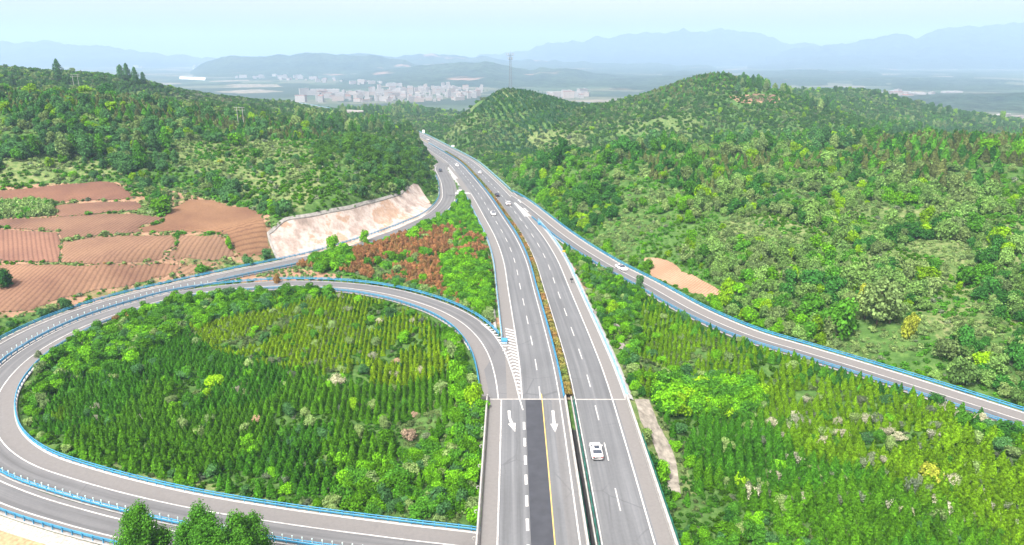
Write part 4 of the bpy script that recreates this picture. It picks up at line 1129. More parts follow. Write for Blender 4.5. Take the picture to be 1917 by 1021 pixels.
# shrubs among the plantations
def shrubs(poly_px, worldpoly, n, rad, names, zone, kname='bush', wts=None, hr=(0.8, 1.2), x0=-130, x1=130, y0=80, y1=360):
    x = rng.uniform(x0, x1, n); y = rng.uniform(y0, y1, n)
    k = inpoly(x, y, worldpoly) if worldpoly is not None else np.ones(n, bool)
    x, y = x[k], y[k]; rd = RDist(x, y); z = H(x, y); u, v, d = pix(x, y, z)
    r = rng.uniform(*rad, len(x))
    k = (rd > r * 0.65 + 0.7) & inframe(x, y, z + 1)
    if poly_px is not None: k &= inpoly(u, v, poly_px)
    x, y, r = x[k], y[k], r[k]
    put(kname, x, y, r, r * rng.uniform(*hr, len(x)), pickt(names, len(x), wts), zone)
for pol in SHR_LOOP[:2]: shrubs(pol, LOOP, 5200, (1.1, 2.4), ['mid', 'bright', 'green', 'deep', 'bluegreen', 'pale'], 0, wts=[.3, .24, .2, .12, .08, .06], x0=-125, x1=0, y0=85, y1=210)
shrubs(SHR_LOOP[2], LOOP, 9000, (0.5, 1.4), ['mid', 'pale', 'bright', 'green', 'yellow'], 0, wts=[.3, .3, .2, .17, .03], x0=-125, x1=0, y0=85, y1=210)
shrubs(None, LOOP, 420, (0.8, 1.9), ['mid', 'bright', 'pale', 'bluegreen'], 0, x0=-125, x1=0, y0=85, y1=210)
shrubs(None, LOOP, 70, (0.9, 1.6), ['white', 'grey', 'dead'], 0, 'flowering_bush', wts=[.4, .45, .15], x0=-125, x1=0, y0=85, y1=210)
for pol in SHR_TRI: shrubs(pol, TRI, 7000, (0.9, 2.1), ['mid', 'bright', 'green', 'bluegreen', 'dark', 'pale'], 1, wts=[.3, .18, .2, .14, .1, .08], x0=12, x1=130, y0=75, y1=275)
shrubs([(1230, 700), (1345, 698), (1430, 745), (1400, 785), (1240, 775)], TRI, 1500, (1.3, 3.0), ['bright', 'mid', 'lime'], 1, wts=[.65, .25, .1], x0=20, x1=60, y0=105, y1=140)
shrubs(None, TRI, 520, (0.8, 1.9), ['mid', 'bright', 'pale', 'bluegreen'], 1, x0=12, x1=130, y0=75, y1=265)
shrubs([(1400, 720), (1900, 780), (1900, 1000), (1400, 960)], TRI, 420, (1.0, 2.0), ['white', 'grey', 'pale'], 1, 'flowering_bush', x0=30, x1=130, y0=80, y1=160, wts=[.45, .35, .2])
# strip of small dark conifers along ramp C
x, y = grid(20, 130, 80, 270, 2.0, 0.4)
k = inpoly(x, y, TRI); x, y = x[k], y[k]; dC = np.sqrt(((x[:, None] - RC.P[:, 0]) ** 2 + (y[:, None] - RC.P[:, 1]) ** 2).min(1)); k = (dC > 5.2) & (dC < 9.5); x, y = x[k], y[k]
put('young_conifer', x, y, rng.uniform(2.2, 3.4, len(x)), rng.uniform(1.6, 3.0, len(x)), pickt(['dark', 'green', 'mid'], len(x)), 1)
# 2. wedge with the red shrubs
x, y = grid(-110, 10, 160, 345, 1.45, 0.45)
k = inpoly(x, y, WEDGE) & (RDist(x, y) > 1.2); x, y = x[k], y[k]; z = H(x, y); u, v, d = pix(x, y, z)
red = inpoly(u, v, REDP) & (fbm(x / 7, y / 7, 3, 12) < 0.56)
put('red_shrub', x[red], y[red], rng.uniform(0.7, 1.25, red.sum()), rng.uniform(0.9, 1.9, red.sum()), pickt(['red', 'rust'], int(red.sum()), [.7, .3]), 2)
topw = (v < 440) & ~red; sel = topw & (rng.uniform(size=len(x)) < 0.5)
put('bush', x[sel], y[sel], rng.uniform(1.3, 2.3, sel.sum()), rng.uniform(1.4, 2.6, sel.sum()), pickt(['bright', 'mid', 'green'], int(sel.sum()), [.45, .35, .2]), 2)
sel = ~topw & ~red & (rng.uniform(size=len(x)) < 0.16) & ((v < 505) | (u > 740))
put('bush', x[sel], y[sel], rng.uniform(1.3, 2.5, sel.sum()), rng.uniform(1.3, 2.5, sel.sum()), pickt(['bright', 'mid', 'green', 'pale'], int(sel.sum()), [.4, .3, .2, .1]), 2)
shrubs([(830, 490), (925, 490), (930, 570), (915, 590), (840, 560)], WEDGE, 2200, (1.4, 2.6), ['bright', 'mid', 'green'], 2, x0=-40, x1=0, y0=165, y1=240)
shrubs([(560, 480), (650, 460), (660, 500), (600, 512)], WEDGE, 2600, (1.5, 2.6), ['bright', 'green', 'mid'], 2, x0=-90, x1=-40, y0=200, y1=250)
shrubs([(700, 515), (860, 560), (900, 600), (850, 575), (730, 535)], WEDGE, 4000, (0.7, 1.5), ['mid', 'pale', 'bluegreen'], 2, x0=-60, x1=0, y0=160, y1=230)
# 3. hillsides
OPEN = [([(330, 268), (590, 262), (600, 345), (560, 400), (480, 380), (420, 350), (330, 305)], 0.17), ([(0, 300), (190, 302), (240, 335), (0, 350)], 0.12), ([(1330, 440), (1420, 400), (1560, 420), (1600, 480), (1500, 510), (1400, 560), (1360, 520)], 0.45),
        ([(1640, 380), (1917, 360), (1917, 560), (1780, 560), (1720, 470)], 0.6), ([(980, 240), (1110, 245), (1100, 285), (990, 290)], 0.2), ([(1160, 200), (1330, 200), (1300, 262), (1150, 262)], 0.5),
        ([(810, 195), (900, 188), (890, 240), (830, 262)], 0.45), ([(1350, 176), (1462, 172), (1464, 198), (1380, 205)], 0.04), ([(320, 172), (450, 176), (448, 198), (330, 200)], 0.06), ([(880, 166), (1010, 166), (1080, 190), (1000, 196), (900, 190)], 0.15),
        ([(1440, 560), (1560, 600), (1760, 700), (1900, 770), (1917, 790), (1700, 710), (1480, 630)], 0.6), ([(-10, 340), (255, 338), (290, 400), (380, 370), (505, 400), (515, 480), (420, 500), (250, 560), (-10, 600)], 0.0)]
PINE = [[(150, 180), (330, 190), (450, 222), (620, 240), (640, 262), (480, 262), (300, 240), (150, 215)], [(0, 170), (150, 185), (180, 220), (0, 215)], [(1170, 288), (1330, 292), (1500, 298), (1650, 285), (1660, 320), (1400, 330), (1330, 360), (1250, 350), (1170, 320)], [(1600, 300), (1640, 272), (1917, 240), (1917, 345), (1780, 360), (1640, 330)],
        [(1180, 190), (1260, 150), (1340, 122), (1400, 130), (1380, 160), (1240, 200)], [(540, 255), (640, 250), (620, 275), (520, 270)]]
ROWS = [[(850, 200), (900, 168), (1010, 168), (1090, 200), (1010, 262), (960, 235)], [(940, 240), (1000, 262), (1010, 292), (930, 290), (900, 262)]]
POP = [[(1360, 158), (1470, 150), (1480, 182), (1462, 178), (1380, 178)], [(1500, 190), (1570, 192), (1560, 212), (1510, 210)], [(560, 215), (640, 225), (640, 252), (560, 245)], [(1200, 270), (1290, 270), (1280, 288), (1200, 288)], [(640, 228), (690, 222), (740, 252), (700, 262), (650, 255)],
       [(1350, 268), (1640, 268), (1640, 290), (1350, 290)], [(1640, 228), (1790, 240), (1790, 262), (1640, 258)], [(245, 280), (330, 285), (330, 330), (255, 330)], [(620, 200), (760, 195), (800, 215), (640, 215)], [(60, 290), (200, 290), (200, 305), (60, 305)]]
BL = [(80, 200, 3.1), (200, 320, 3.3), (320, 460, 3.6), (460, 640, 4.2), (640, 1080, 5.0), (1080, 1450, 8.0)]
WALLP = [WF_ for WF_ in WF] + [WDIRT, WCUT, WAPRON]
for lo, hi, s in BL:
    x, y = grid(-hi * 0.86, hi * 0.86, max(40, lo * 0.5), hi, s, 0.5)
    r = np.hypot(x, y); k = (r >= lo) & (r < hi); x, y = x[k], y[k]; z = H(x, y)
    k = inframe(x, y, z + 3, 130); x, y, z = x[k], y[k], z[k]; u, v, d = pix(x, y, z)
    k = np.ones(len(x), bool)
    rd = RDist(x, y); k &= rd > (2.2 if lo < 300 else 4.0)
    for P_ in (LOOP, TRI, WEDGE): k &= ~inpoly(x, y, P_)
    for wp in WALLP:
        k &= ~inpoly(x, y, wp)
        if lo < 400:
            da = np.array(densify(wp, 1.5)); near_i = np.nonzero((x > da[:, 0].min() - 4) & (x < da[:, 0].max() + 4) & (y > da[:, 1].min() - 4) & (y < da[:, 1].max() + 4))[0]
            if len(near_i): k[near_i] &= ((x[near_i, None] - da[:, 0]) ** 2 + (y[near_i, None] - da[:, 1]) ** 2).min(1) > 1.7 ** 2
    k &= ~((np.abs(x - 9.5) < 16) & (y < 130)) & ~((y < 130) & (x < -20) & (rd < 8))
    dens = np.full(len(x), 0.93); dens = np.where((y > 430), 0.91, dens)
    for pol, f in OPEN: dens = np.where(inpoly(u, v, pol), f, dens)
    cl = fbm(x / 18, y / 18, 3, 31); dens = dens * np.where(dens < 0.9, sstep(0.38, 0.62, cl) * 1.7, 1)
    right = (u > 1000) & (r[:0].size == 0) & (v > 300)
    dens = np.where(right & (y < 300), dens * (0.5 + 0.7 * sstep(0.36, 0.6, cl)), dens)
    near_ = y < 430; dens = np.where(near_ & (dens > 0.3), dens * (0.35 + 0.75 * sstep(0.34, 0.5, cl)), dens)
    k &= rng.uniform(size=len(x)) < dens
    x, y, z, u, v, d, cl = x[k], y[k], z[k], u[k], v[k], d[k], cl[k]; n = len(x)
    pine = np.zeros(n, bool); rows = np.zeros(n, bool); pop = np.zeros(n, bool)
    for pol in PINE: pine |= inpoly(u, v, pol)
    pine &= rng.uniform(size=n) < 0.72
    for pol in ROWS: rows |= inpoly(u, v, pol)
    for pol in POP: pop |= inpoly(u, v, pol)
    pop &= (rng.uniform(size=n) < (0.32 if s > 4.5 else 0.3)) & ~pine
    zone = np.where(u > 930, np.where(y > 480, np.where(u < 1120, 5, 6), 4), np.where(y > 560, np.where(u > 780, 5, 6), 3))
    b = ~pine & ~rows & ~pop
    nb_ = int(b.sum())
    far_ = y[b] > 430
    lefth = (u[b] < 900) & ~far_
    # colour patches on the slopes
    f = fbm(x[b] / 30, y[b] / 30, 3, 41)
    col = np.where((f > 0.55)[:, None], T['bright'] * 0.85, np.where((f > 0.45)[:, None], T['mid'], T['dark'] * 1.3))
    rnd = rng.uniform(size=nb_)
    col = np.where((rnd < 0.1)[:, None], T['lime'] * 0.75, col); col = np.where(((rnd > 0.1) & (rnd < 0.3))[:, None], T['pale'] * 0.8, col)
    col = np.where((lefth & (rnd > 0.45))[:, None], T['bluegreen'], col)
    col = np.where((far_ & (rnd > 0.2))[:, None], T['mid'] * 0.28 + T['dark'] * 0.45 + T['grey'] * 0.12, col)
    col = np.where(((u[b] > 1300) & ~far_ & (rnd > 0.6))[:, None], T['pale'] * 0.6 + T['mid'] * 0.4, col)
    hump = inpoly(u[b], v[b], [(590, 400), (590, 275), (660, 250), (740, 262), (800, 300), (825, 345), (810, 375), (760, 345), (640, 390)])
    col = np.where((hump & (rnd < 0.75))[:, None], T['mid'] * 0.55 + T['rust'] * 0.08 + T['dark'] * 0.3, col)
    col = col * rng.uniform(0.78, 1.22, (nb_, 1))
    rad = s * np.where(far_, rng.uniform(0.22, 0.5, nb_), rng.uniform(0.34, 0.74, nb_)) * np.where(dens[k][b] < 0.6, 0.62, 1.0) * np.where(hump, 0.8, 1)
    rad *= np.where(rng.uniform(size=nb_) < 0.12, 1.4, 1) * np.where(~far_ & (cl[b] > 0.54), 1.4, 1.0)
    put('bush', x[b], y[b], rad, rad * rng.uniform(0.85, 1.45, nb_), col, zone[b], 0.1)
    n1 = int(pine.sum()); h_ = rng.uniform(2.8, 4.8, n1) * np.where(inpoly(u[pine], v[pine], PINE[3]), 1.45, 1)
    put('pine_tree', x[pine], y[pine], h_ * 1.0, h_, pickt(['brownpine', 'dark', 'mid'], n1, [.5, .25, .25]), zone[pine])
    n2 = int(pop.sum()); h_ = rng.uniform(7, 12, n2)
    put('poplar_tree', x[pop], y[pop], h_ * 1.0, h_, pickt(['bluegreen', 'mid', 'pale'], n2, [.4, .3, .3]), zone[pop])
# planted rows on the tower hill
x, y = grid(-320, 330, 330, 860, 5.0, 0.1); x, y = x, 660 + (y - 660) * 0.5; _c, _s = math.cos(0.3), math.sin(0.3); x, y = x * _c - (y - 660) * _s, 660 + x * _s + (y - 660) * _c; z = H(x, y); u, v, d = pix(x, y, z); k = np.zeros(len(x), bool)
for pol in ROWS: k |= inpoly(u, v, pol)
x, y = x[k], y[k]; h_ = rng.uniform(2.4, 3.6, len(x))
put('pine_tree', x, y, h_ * 1.15, h_, pickt(['dark', 'bluegreen'], len(x)) * np.array([0.75, 0.75, 1.0]), 5)
# a line of trees on the tower hill's skyline
for u0 in (885, 892, 898, 905, 912, 945, 953, 957, 968, 973, 983, 993, 999, 1008, 1016, 1024, 1031, 1038):
    vv = float(np.interp(u0, [880, 905, 955, 1000, 1040], [178, 168, 162, 167, 178])); X, Y, Zz = ground_at(u0, vv + 3); h_ = rng.uniform(4, 6.5)
    put('pine_tree', np.array([X]), np.array([Y]), np.array([h_]), np.array([h_]), T['dark'][None] * 1.0, 5)
# taller trees standing on the left crest
for u0, v0, hh in ((15, 120, 13), (82, 124, 10), (93, 124, 12), (112, 150, 18), (120, 130, 9), (130, 130, 10), (152, 132, 8), (178, 136, 12), (188, 136, 10), (205, 138, 10), (215, 140, 9), (240, 150, 16), (255, 155, 15), (228, 148, 14), (270, 158, 12)):
    X, Y, Zz = ground_at(u0, v0 + 4); put('poplar_tree', np.array([X]), np.array([Y]), np.array([hh * 0.8]), np.array([hh * 1.0]), T['bluegreen'][None] * 0.9, 6)

# 4. undergrowth (nobody could count it)
ux, uy, us, ut = [], [], [], []
for lo, hi, s in ((70, 150, 1.2), (150, 260, 1.5), (260, 420, 2.1), (420, 720, 3.6), (720, 1100, 5.5)):
    x, y = grid(-hi * 0.86, hi * 0.86, max(40, lo * 0.5), hi, s, 0.5); r = np.hypot(x, y); k = (r >= lo) & (r < hi); x, y = x[k], y[k]
    z = H(x, y); k = inframe(x, y, z, 40) & (RDist(x, y) > 1.3) & ~((np.abs(x - 9.5) < 15.5) & (y < 127)) & ~((y < 130) & (x < -20) & (RDist(x, y) < 7) & ~inpoly(x, y, LOOP))
    for wp in WALLP: k &= ~inpoly(x, y, wp)
    k &= rng.uniform(size=len(x)) < np.where(inpoly(x, y, LOOP) | inpoly(x, y, TRI), 0.9, 0.5 + 0.6 * sstep(0.4, 0.6, fbm(x / 6, y / 6, 3, 51)))
    x, y = x[k], y[k]; n = len(x)
    f = fbm(x / 13, y / 13, 3, 52)
    c = np.where((f > 0.55)[:, None], T['pale'] * 0.9, np.where((f > 0.42)[:, None], T['mid'], T['green'] * 0.8)) * rng.uniform(0.7, 1.3, (n, 1))
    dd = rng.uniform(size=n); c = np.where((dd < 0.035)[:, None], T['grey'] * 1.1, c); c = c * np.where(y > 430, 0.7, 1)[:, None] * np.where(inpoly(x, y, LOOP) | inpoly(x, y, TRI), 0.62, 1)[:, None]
    sc_ = s * rng.uniform(0.3, 0.75, n)
    ux.append(x); uy.append(y); us.append(sc_); ut.append(c)
# grassy banks along the edges of the fields
for wp in WF:
    P_ = np.array(densify(wp, 0.9)); P_ = P_ + rng.normal(0, 0.35, P_.shape); n = len(P_)
    k = RDist(P_[:, 0], P_[:, 1]) > 1.5; P_ = P_[k]; n = len(P_)
    ux.append(P_[:, 0]); uy.append(P_[:, 1]); us.append(rng.uniform(0.18, 0.5, n)); ut.append(pickt(['dark', 'mid', 'grey', 'rust'], n, [.2, .25, .35, .2]))
ux = np.concatenate(ux); uy = np.concatenate(uy); us = np.concatenate(us); ut = np.concatenate(ut)
scatter_mass('undergrowth', 'undergrowth', np.column_stack([ux, uy, H(ux, uy) - 0.05]), rng.uniform(0, 6.28, len(ux)), np.column_stack([us * 1.1, us * 1.1, us]), ut)

# 5. single plants one can point to
def special(kname, u, v, rad, h, tint, label, cat, var=0, z=None):
    X, Y, Zz = ground_at(u, v)
    plant(kname, (X, Y, Zz - 0.1), random.uniform(0, 6), (rad, rad, h), T[tint] if isinstance(tint, str) else np.array(tint), label, cat, None, var)
for i, (px, py, rad, h, lab) in enumerate(((-54, 84.5, 4.2, 12.4, 'tall green tree in front of the outer ramp, standing clear of the clump'), (-45.5, 84, 4.5, 11.8, 'pointed green tree in the middle of the clump before the outer ramp'),
                                     (-39.3, 83.5, 4.3, 11.6, 'bright green tree at the right end of the clump in front of the outer ramp'), (-42.4, 80.5, 4.6, 9.6, 'low round green tree at the front of the clump before the outer ramp'), (-35.4, 81, 3.2, 7.8, 'small dark green tree beside the clump in front of the outer ramp'), (-50, 80, 3.8, 8.6, 'broad low green tree between the two tallest trees before the outer ramp'))):
    Zz = float(H(np.array([px]), np.array([py]))[0])
    plant('broadleaf_tree', (px, py, Zz), i * 1.3, (rad * 1.05, rad * 1.05, h * 0.43), T['mid'] * (0.85 if i % 2 == 0 else 1.05), lab, 'tree', None, i % 4)
for a in (('bush', 400, 730, 3.0, 2.6, 'lime', 'bright lime green tree standing out in the middle of the loop plantation', 'tree', 1), ('bush', 388, 752, 1.6, 2.2, 'lime', 'small lime green bush just below the bright lime tree of the loop', 'bush', 2), ('bush', 465, 712, 1.8, 2.0, 'bright', 'bright green bush to the right of the lime tree in the loop', 'bush', 3),
          ('flowering_bush', 766, 828, 2.0, 2.4, 'dead', 'withered beige bush beside a round green bush in the loop', 'bush', 0), ('bush', 720, 828, 2.4, 2.2, 'green', 'round green bush beside the withered beige bush in the loop', 'bush', 0), ('flowering_bush', 742, 686, 1.8, 1.5, 'dead', 'beige bush in the olive part of the loop plantation', 'bush', 1),
          ('flowering_bush', 786, 704, 1.5, 1.7, 'white', 'whitish bush at the right of the olive part of the loop plantation', 'bush', 2), ('flowering_bush', 632, 722, 2.6, 1.8, 'white', 'spreading whitish bush in the middle of the loop plantation', 'bush', 3), ('bush', 668, 618, 1.6, 1.5, 'mid', 'lone round green bush among the small olive conifers of the loop', 'bush', 4),
          ('flowering_bush', 652, 584, 2.2, 1.3, 'grey', 'flat grey green bush near the top of the loop plantation', 'bush', 0), ('bush', 663, 772, 1.3, 2.0, 'lime', 'small lime green bush right of centre in the lower loop plantation', 'bush', 5), ('bush', 640, 870, 2.6, 1.8, 'bright', 'spreading bright green bush in the lower loop plantation', 'bush', 6),
          ('bush', 885, 770, 2.6, 4.6, 'lime', 'yellow green tree against the left edge of the bridge', 'tree', 1), ('bush', 860, 720, 2.6, 3.6, 'bright', 'bright green tree at the upper left corner of the bridge', 'tree', 2), ('bush', 848, 670, 1.9, 3.0, 'pale', 'pale green slender tree beside the loop ramp near the gore', 'tree', 3),
          ('bush', 1750, 768, 1.8, 2.8, 'dark', 'dark round conifer on the bank of the right ramp', 'tree', 3), ('bush', 1196, 545, 1.7, 3.4, 'bluegreen', 'small dark blue green tree on the bank of the right ramp near the white car', 'tree', 4), ('flowering_bush', 1735, 905, 3.0, 3.2, 'yellow', 'cream and yellow flowering tree in the right plantation', 'tree', 1),
          ('flowering_bush', 1745, 830, 1.8, 1.8, 'white', 'cream topped bush above the yellow flowering tree', 'bush', 2), ('bush', 1145, 590, 2.0, 3.4, 'lime', 'yellow green tree on the bank between motorway and right ramp', 'tree', 0), ('bush', 1240, 905, 1.9, 2.6, 'bright', 'bright green bush beside the pale stone path below the bridge', 'bush', 5),
          ('bush', 1385, 912, 1.8, 2.4, 'lime', 'lime green bush among the dark conifers of the right plantation', 'bush', 6), ('poplar_tree', 1640, 612, 13, 12.5, 'pale', 'tall pale grey green tree towering over the right hillside', 'tree', 0), ('poplar_tree', 1665, 606, 11, 10.5, 'pale', 'pale grey green tree right behind the tallest tree of the right hillside', 'tree', 1),
          ('poplar_tree', 1618, 600, 10, 9.5, 'pale', 'pale grey green tree left of the tallest tree of the right hillside', 'tree', 2), ('bush', 1565, 628, 5.2, 6.8, 'mid', 'large round green tree left of the tall pale tree on the right hillside', 'tree', 2), ('bush', 1700, 632, 2.2, 4.4, 'yellow', 'yellow green tree at the foot of the tall pale tree', 'tree', 4),
          ('bush', 1610, 580, 1.6, 4.4, 'yellow', 'slim yellow tree between the pale tree and the large round green tree', 'tree', 5), ('bush', 1375, 585, 2.6, 3.0, 'dark', 'dark bush at the lower end of the bare orange field', 'bush', 6), ('bush', 1212, 505, 2.4, 2.8, 'green', 'round green bush at the upper end of the bare orange field', 'bush', 0),
          ('bush', 430, 468, 1.5, 3.2, 'bright', 'small bright green tree alone in the brown fields', 'tree', 1), ('bush', 300, 400, 4.6, 4.2, 'green', 'large round green tree at the edge of the brown fields', 'tree', 2), ('bush', 390, 282, 0.1, 0.1, 'green', None, None, 0),
          ('bush', 412, 308, 2.0, 1.8, 'yellow', 'cream flowering bush alone on the grassy slope', 'bush', 3), ('bush', 445, 275, 4.6, 4.8, 'bright', 'round bright green tree above the grassy slope on the left', 'tree', 4), ('bush', 10, 540, 3.4, 3.6, 'dark', 'dark bush cut by the photo edge beside the lowest brown field', 'bush', 5),
          ('bush', 378, 512, 3.0, 2.2, 'mid', 'green bush between the lowest brown field and the outer ramp guardrail', 'bush', 6), ('bush', 518, 532, 1.4, 2.6, 'rust', 'brown green bush between the two ramps where they separate', 'bush', 0), ('bush', 622, 470, 3.0, 4.4, 'bright', 'bright green tree at the left end of the red shrubs', 'tree', 1),
          ('bush', 772, 452, 3.4, 3.6, 'bright', 'bright green tree amid the red shrubs below the cutting slope', 'tree', 2), ('bush', 682, 454, 2.0, 3.4, 'bright', 'small bright green tree in front of the cutting slope guardrail', 'tree', 4), ('bush', 248, 600, 2.0, 2.2, 'rust', 'reddish brown bush on the inner edge of the loop ramp', 'bush', 3),
          ('bush', 218, 608, 1.6, 1.9, 'rust', 'small olive brown bush left of the reddish bush on the loop ramp edge', 'bush', 4), ('bush', 318, 580, 1.7, 2.6, 'green', 'dark green tree breaking the guardrail line of the upper loop ramp', 'tree', 5), ('bush', 74, 672, 1.1, 1.9, 'grey', 'thin grey green sapling beside the inner guardrail of the loop', 'tree', 6)):
    if a[6]: special(*a)
# tall grass bank between the fields
x, y = [], []
for _ in range(900):
    X, Y, _z = (0, 0, 0)
    break
BANK = world_poly([(-20, 388), (60, 381), (97, 384), (100, 404), (50, 408), (-20, 409)], 3)
gx_, gy_ = grid(-260, -140, 200, 270, 0.9, 0.5); k = inpoly(gx_, gy_, BANK); gx_, gy_ = gx_[k], gy_[k]
sz = rng.uniform(0.9, 1.7, len(gx_)) * 1.0
scatter_mass('grass_bank', 'undergrowth', np.column_stack([gx_, gy_, H(gx_, gy_)]), rng.uniform(0, 6, len(gx_)), np.column_stack([sz, sz, sz * 1.9]), pickt(['pale', 'mid'], len(gx_), [.75, .25]) * 1.2)

# individuals for what shows largest, one mass of each kind for the rest
SHADE = lambda c: 'reddish brown' if c[0] > c[1] * 1.25 else 'pale greyish' if c[0] > 0.27 and c[2] > 0.15 else 'olive green' if (c[0] > c[1] * 0.52 and c[2] < c[1] * 0.25 and c[1] < 0.3) else 'bright green' if c[1] > 0.24 else 'brownish green' if c[0] > c[1] * 0.7 else 'blue green' if c[2] > c[1] * 0.33 else 'dark green' if c[1] < 0.13 else 'mid green'
WORDS = {'young_conifer': ('cone shaped young conifer', 'conifer', 300), 'bush': ('rounded leafy bush', 'bush', 250), 'pine_tree': ('small pine', 'pine', 300), 'poplar_tree': ('tall slender tree', 'tree', 296), 'red_shrub': ('low shrub', 'shrub', 300), 'flowering_bush': ('bush with pale blossom', 'bush', 290)}
MASS = {'young_conifer': 'conifer_plantation', 'bush': 'hillside_shrubbery', 'pine_tree': 'pine_woods', 'poplar_tree': 'poplar_woods', 'red_shrub': 'red_shrubbery', 'flowering_bush': 'flowering_shrubbery'}
def SIZE(k, h):
    a, b = {'young_conifer': (3.6, 4.7), 'bush': (1.6, 3.0), 'pine_tree': (3.8, 5.0), 'poplar_tree': (10, 13), 'red_shrub': (1.1, 1.6), 'flowering_bush': (1.2, 2.0)}[k]
    return 'small ' if h < a else 'large ' if h > b else ''
SUB = {0: [([(60, 560), (560, 520), (560, 640), (200, 700), (60, 700)], 'by the upper left loop guardrail'), ([(0, 640), (300, 640), (300, 830), (0, 830)], 'in the left third of the loop'), ([(780, 560), (940, 560), (940, 720), (780, 720)], 'below the gore in the loop'),
           ([(780, 720), (940, 720), (940, 860), (780, 860)], 'beside the left bridge barrier'), ([(700, 860), (940, 860), (940, 1021), (700, 1021)], 'in the loop corner under the bridge'), ([(100, 830), (450, 830), (450, 1000), (100, 1000)], 'along the lower left loop guardrail'),
           ([(450, 880), (700, 880), (700, 1021), (450, 1021)], 'along the lower middle loop guardrail'), ([(300, 640), (540, 640), (540, 880), (300, 880)], 'left of the loop centre'), ([(540, 640), (780, 640), (780, 880), (540, 880)], 'right of the loop centre')],
       1: [([(1000, 400), (1170, 400), (1170, 560), (1000, 560)], 'behind the nose of the right ramp'), ([(1100, 560), (1220, 560), (1220, 700), (1100, 700)], 'on the rocky motorway bank'), ([(1170, 690), (1330, 690), (1330, 790), (1170, 790)], 'near the pale stone apron'),
           ([(1200, 790), (1340, 790), (1340, 910), (1200, 910)], 'beside the right bridge barrier'), ([(1200, 910), (1420, 910), (1420, 1021), (1200, 1021)], 'at the right lower bridge corner'), ([(1420, 910), (1620, 910), (1620, 1021), (1420, 1021)], 'at the bottom middle of the right plantation'),
           ([(1620, 910), (1917, 910), (1917, 1021), (1620, 1021)], 'at the bottom right of the right plantation'), ([(1340, 690), (1560, 690), (1560, 910), (1340, 910)], 'in the middle of the right plantation'), ([(1560, 690), (1917, 690), (1917, 910), (1560, 910)], 'in the plantation below the right ramp')],
       2: [([(760, 340), (940, 340), (940, 430), (760, 430)], 'at the tip of the wedge between the ramps'), ([(480, 430), (680, 430), (680, 540), (480, 540)], 'below the concrete cutting slope'), ([(680, 430), (800, 430), (800, 600), (680, 600)], 'in the middle of the red shrub wedge'), ([(800, 430), (960, 430), (960, 465), (800, 465)], 'just below the green tip of the wedge'), ([(800, 465), (960, 465), (960, 510), (800, 510)], 'midway down the wedge beside the motorway'), ([(800, 510), (960, 510), (960, 640), (800, 640)], 'low in the wedge above the loop gore')],
       3: [([(0, 100), (200, 100), (200, 260), (0, 260)], 'near the first power pole on the left hill'), ([(200, 100), (440, 100), (440, 260), (200, 260)], 'between the two power poles on the left hill'), ([(440, 100), (640, 100), (640, 270), (440, 270)], 'beyond the second power pole'), ([(0, 260), (330, 260), (330, 420), (0, 420)], 'above the brown fields'),
           ([(330, 260), (600, 260), (600, 440), (330, 440)], 'on the open grassy slope on the left'), ([(600, 240), (860, 240), (860, 420), (600, 420)], 'on the hump above the cutting slope'), ([(0, 420), (520, 420), (520, 640), (0, 640)], 'among the brown fields')],
       4: [([(900, 280), (1160, 280), (1160, 400), (900, 400)], 'right of the motorway bend'), ([(1060, 400), (1240, 400), (1240, 520), (1060, 520)], 'just above the right ramp'), ([(1160, 270), (1420, 270), (1420, 400), (1160, 400)], 'on the near crest by the bend'), ([(1240, 400), (1440, 400), (1440, 600), (1240, 600)], 'around the bare orange field'),
           ([(1420, 240), (1660, 240), (1660, 400), (1420, 400)], 'on the crest right of centre'), ([(1560, 200), (1740, 200), (1740, 400), (1660, 400)], 'where the dark crest begins'), ([(1740, 200), (1830, 200), (1830, 400), (1740, 400)], 'halfway along the dark crest'), ([(1830, 200), (1917, 200), (1917, 310), (1830, 310)], 'atop the far right dark crest'), ([(1830, 310), (1917, 310), (1917, 400), (1830, 400)], 'below the far right dark crest'), ([(1440, 400), (1680, 400), (1680, 560), (1440, 560)], 'in the middle of the right hillside'), ([(1680, 400), (1917, 400), (1917, 580), (1680, 580)], 'high on the right hillside'),
           ([(1440, 560), (1700, 560), (1700, 760), (1440, 760)], 'around the tall pale tree'), ([(1700, 580), (1917, 580), (1917, 820), (1700, 820)], 'low on the right hillside above the ramp')]}
def place(uu, vv, z):
    for pol, t in SUB.get(z, []):
        if inpoly([uu], [vv], pol)[0]: return t
    return ZONES[z]
for kname, (word, cat, lim) in WORDS.items():
    if not recs[kname]: continue
    R = np.vstack(recs[kname])
    zc = R[:, 2] + R[:, 6] * 0.6; u, v, d = pix(R[:, 0], R[:, 1], zc)
    # hidden behind a crest?
    vis = np.ones(len(R), bool)
    for f in np.linspace(0.25, 0.97, 26):
        xs, ys = R[:, 0] * f, R[:, 1] * f; zs = CH + (zc - CH) * f
        vis &= ~((H(xs, ys) > zs + 0.3) & (ys > 60))
    # the bridge hides what lies under and just behind it
    ok = (u > 6) & (u < 1911) & (v > 4) & (v < 1017) & vis
    px = np.where(ok, R[:, 6] * R[:, 4] / d ** 2, 0)
    order = np.argsort(-px); ind = [i for i in order[:lim] if px[i] > 0]; rest = np.setdiff1d(np.arange(len(R)), ind)
    for i in ind:
        lab = f'{SIZE(kname, R[i, 6])}{SHADE(R[i, 7:10])} {word} {place(u[i], v[i], int(R[i, 10]))}'
        plant(kname, (R[i, 0], R[i, 1], R[i, 2]), R[i, 3], (R[i, 4], R[i, 5], R[i, 6]), R[i, 7:10], lab, cat, f'{lab} group')
    print(kname, len(R), 'individuals', len(ind))
    if len(rest):
        Rr = R[rest]; scatter_mass(MASS[kname], kname, Rr[:, :3], Rr[:, 3], Rr[:, 4:7], Rr[:, 7:10])

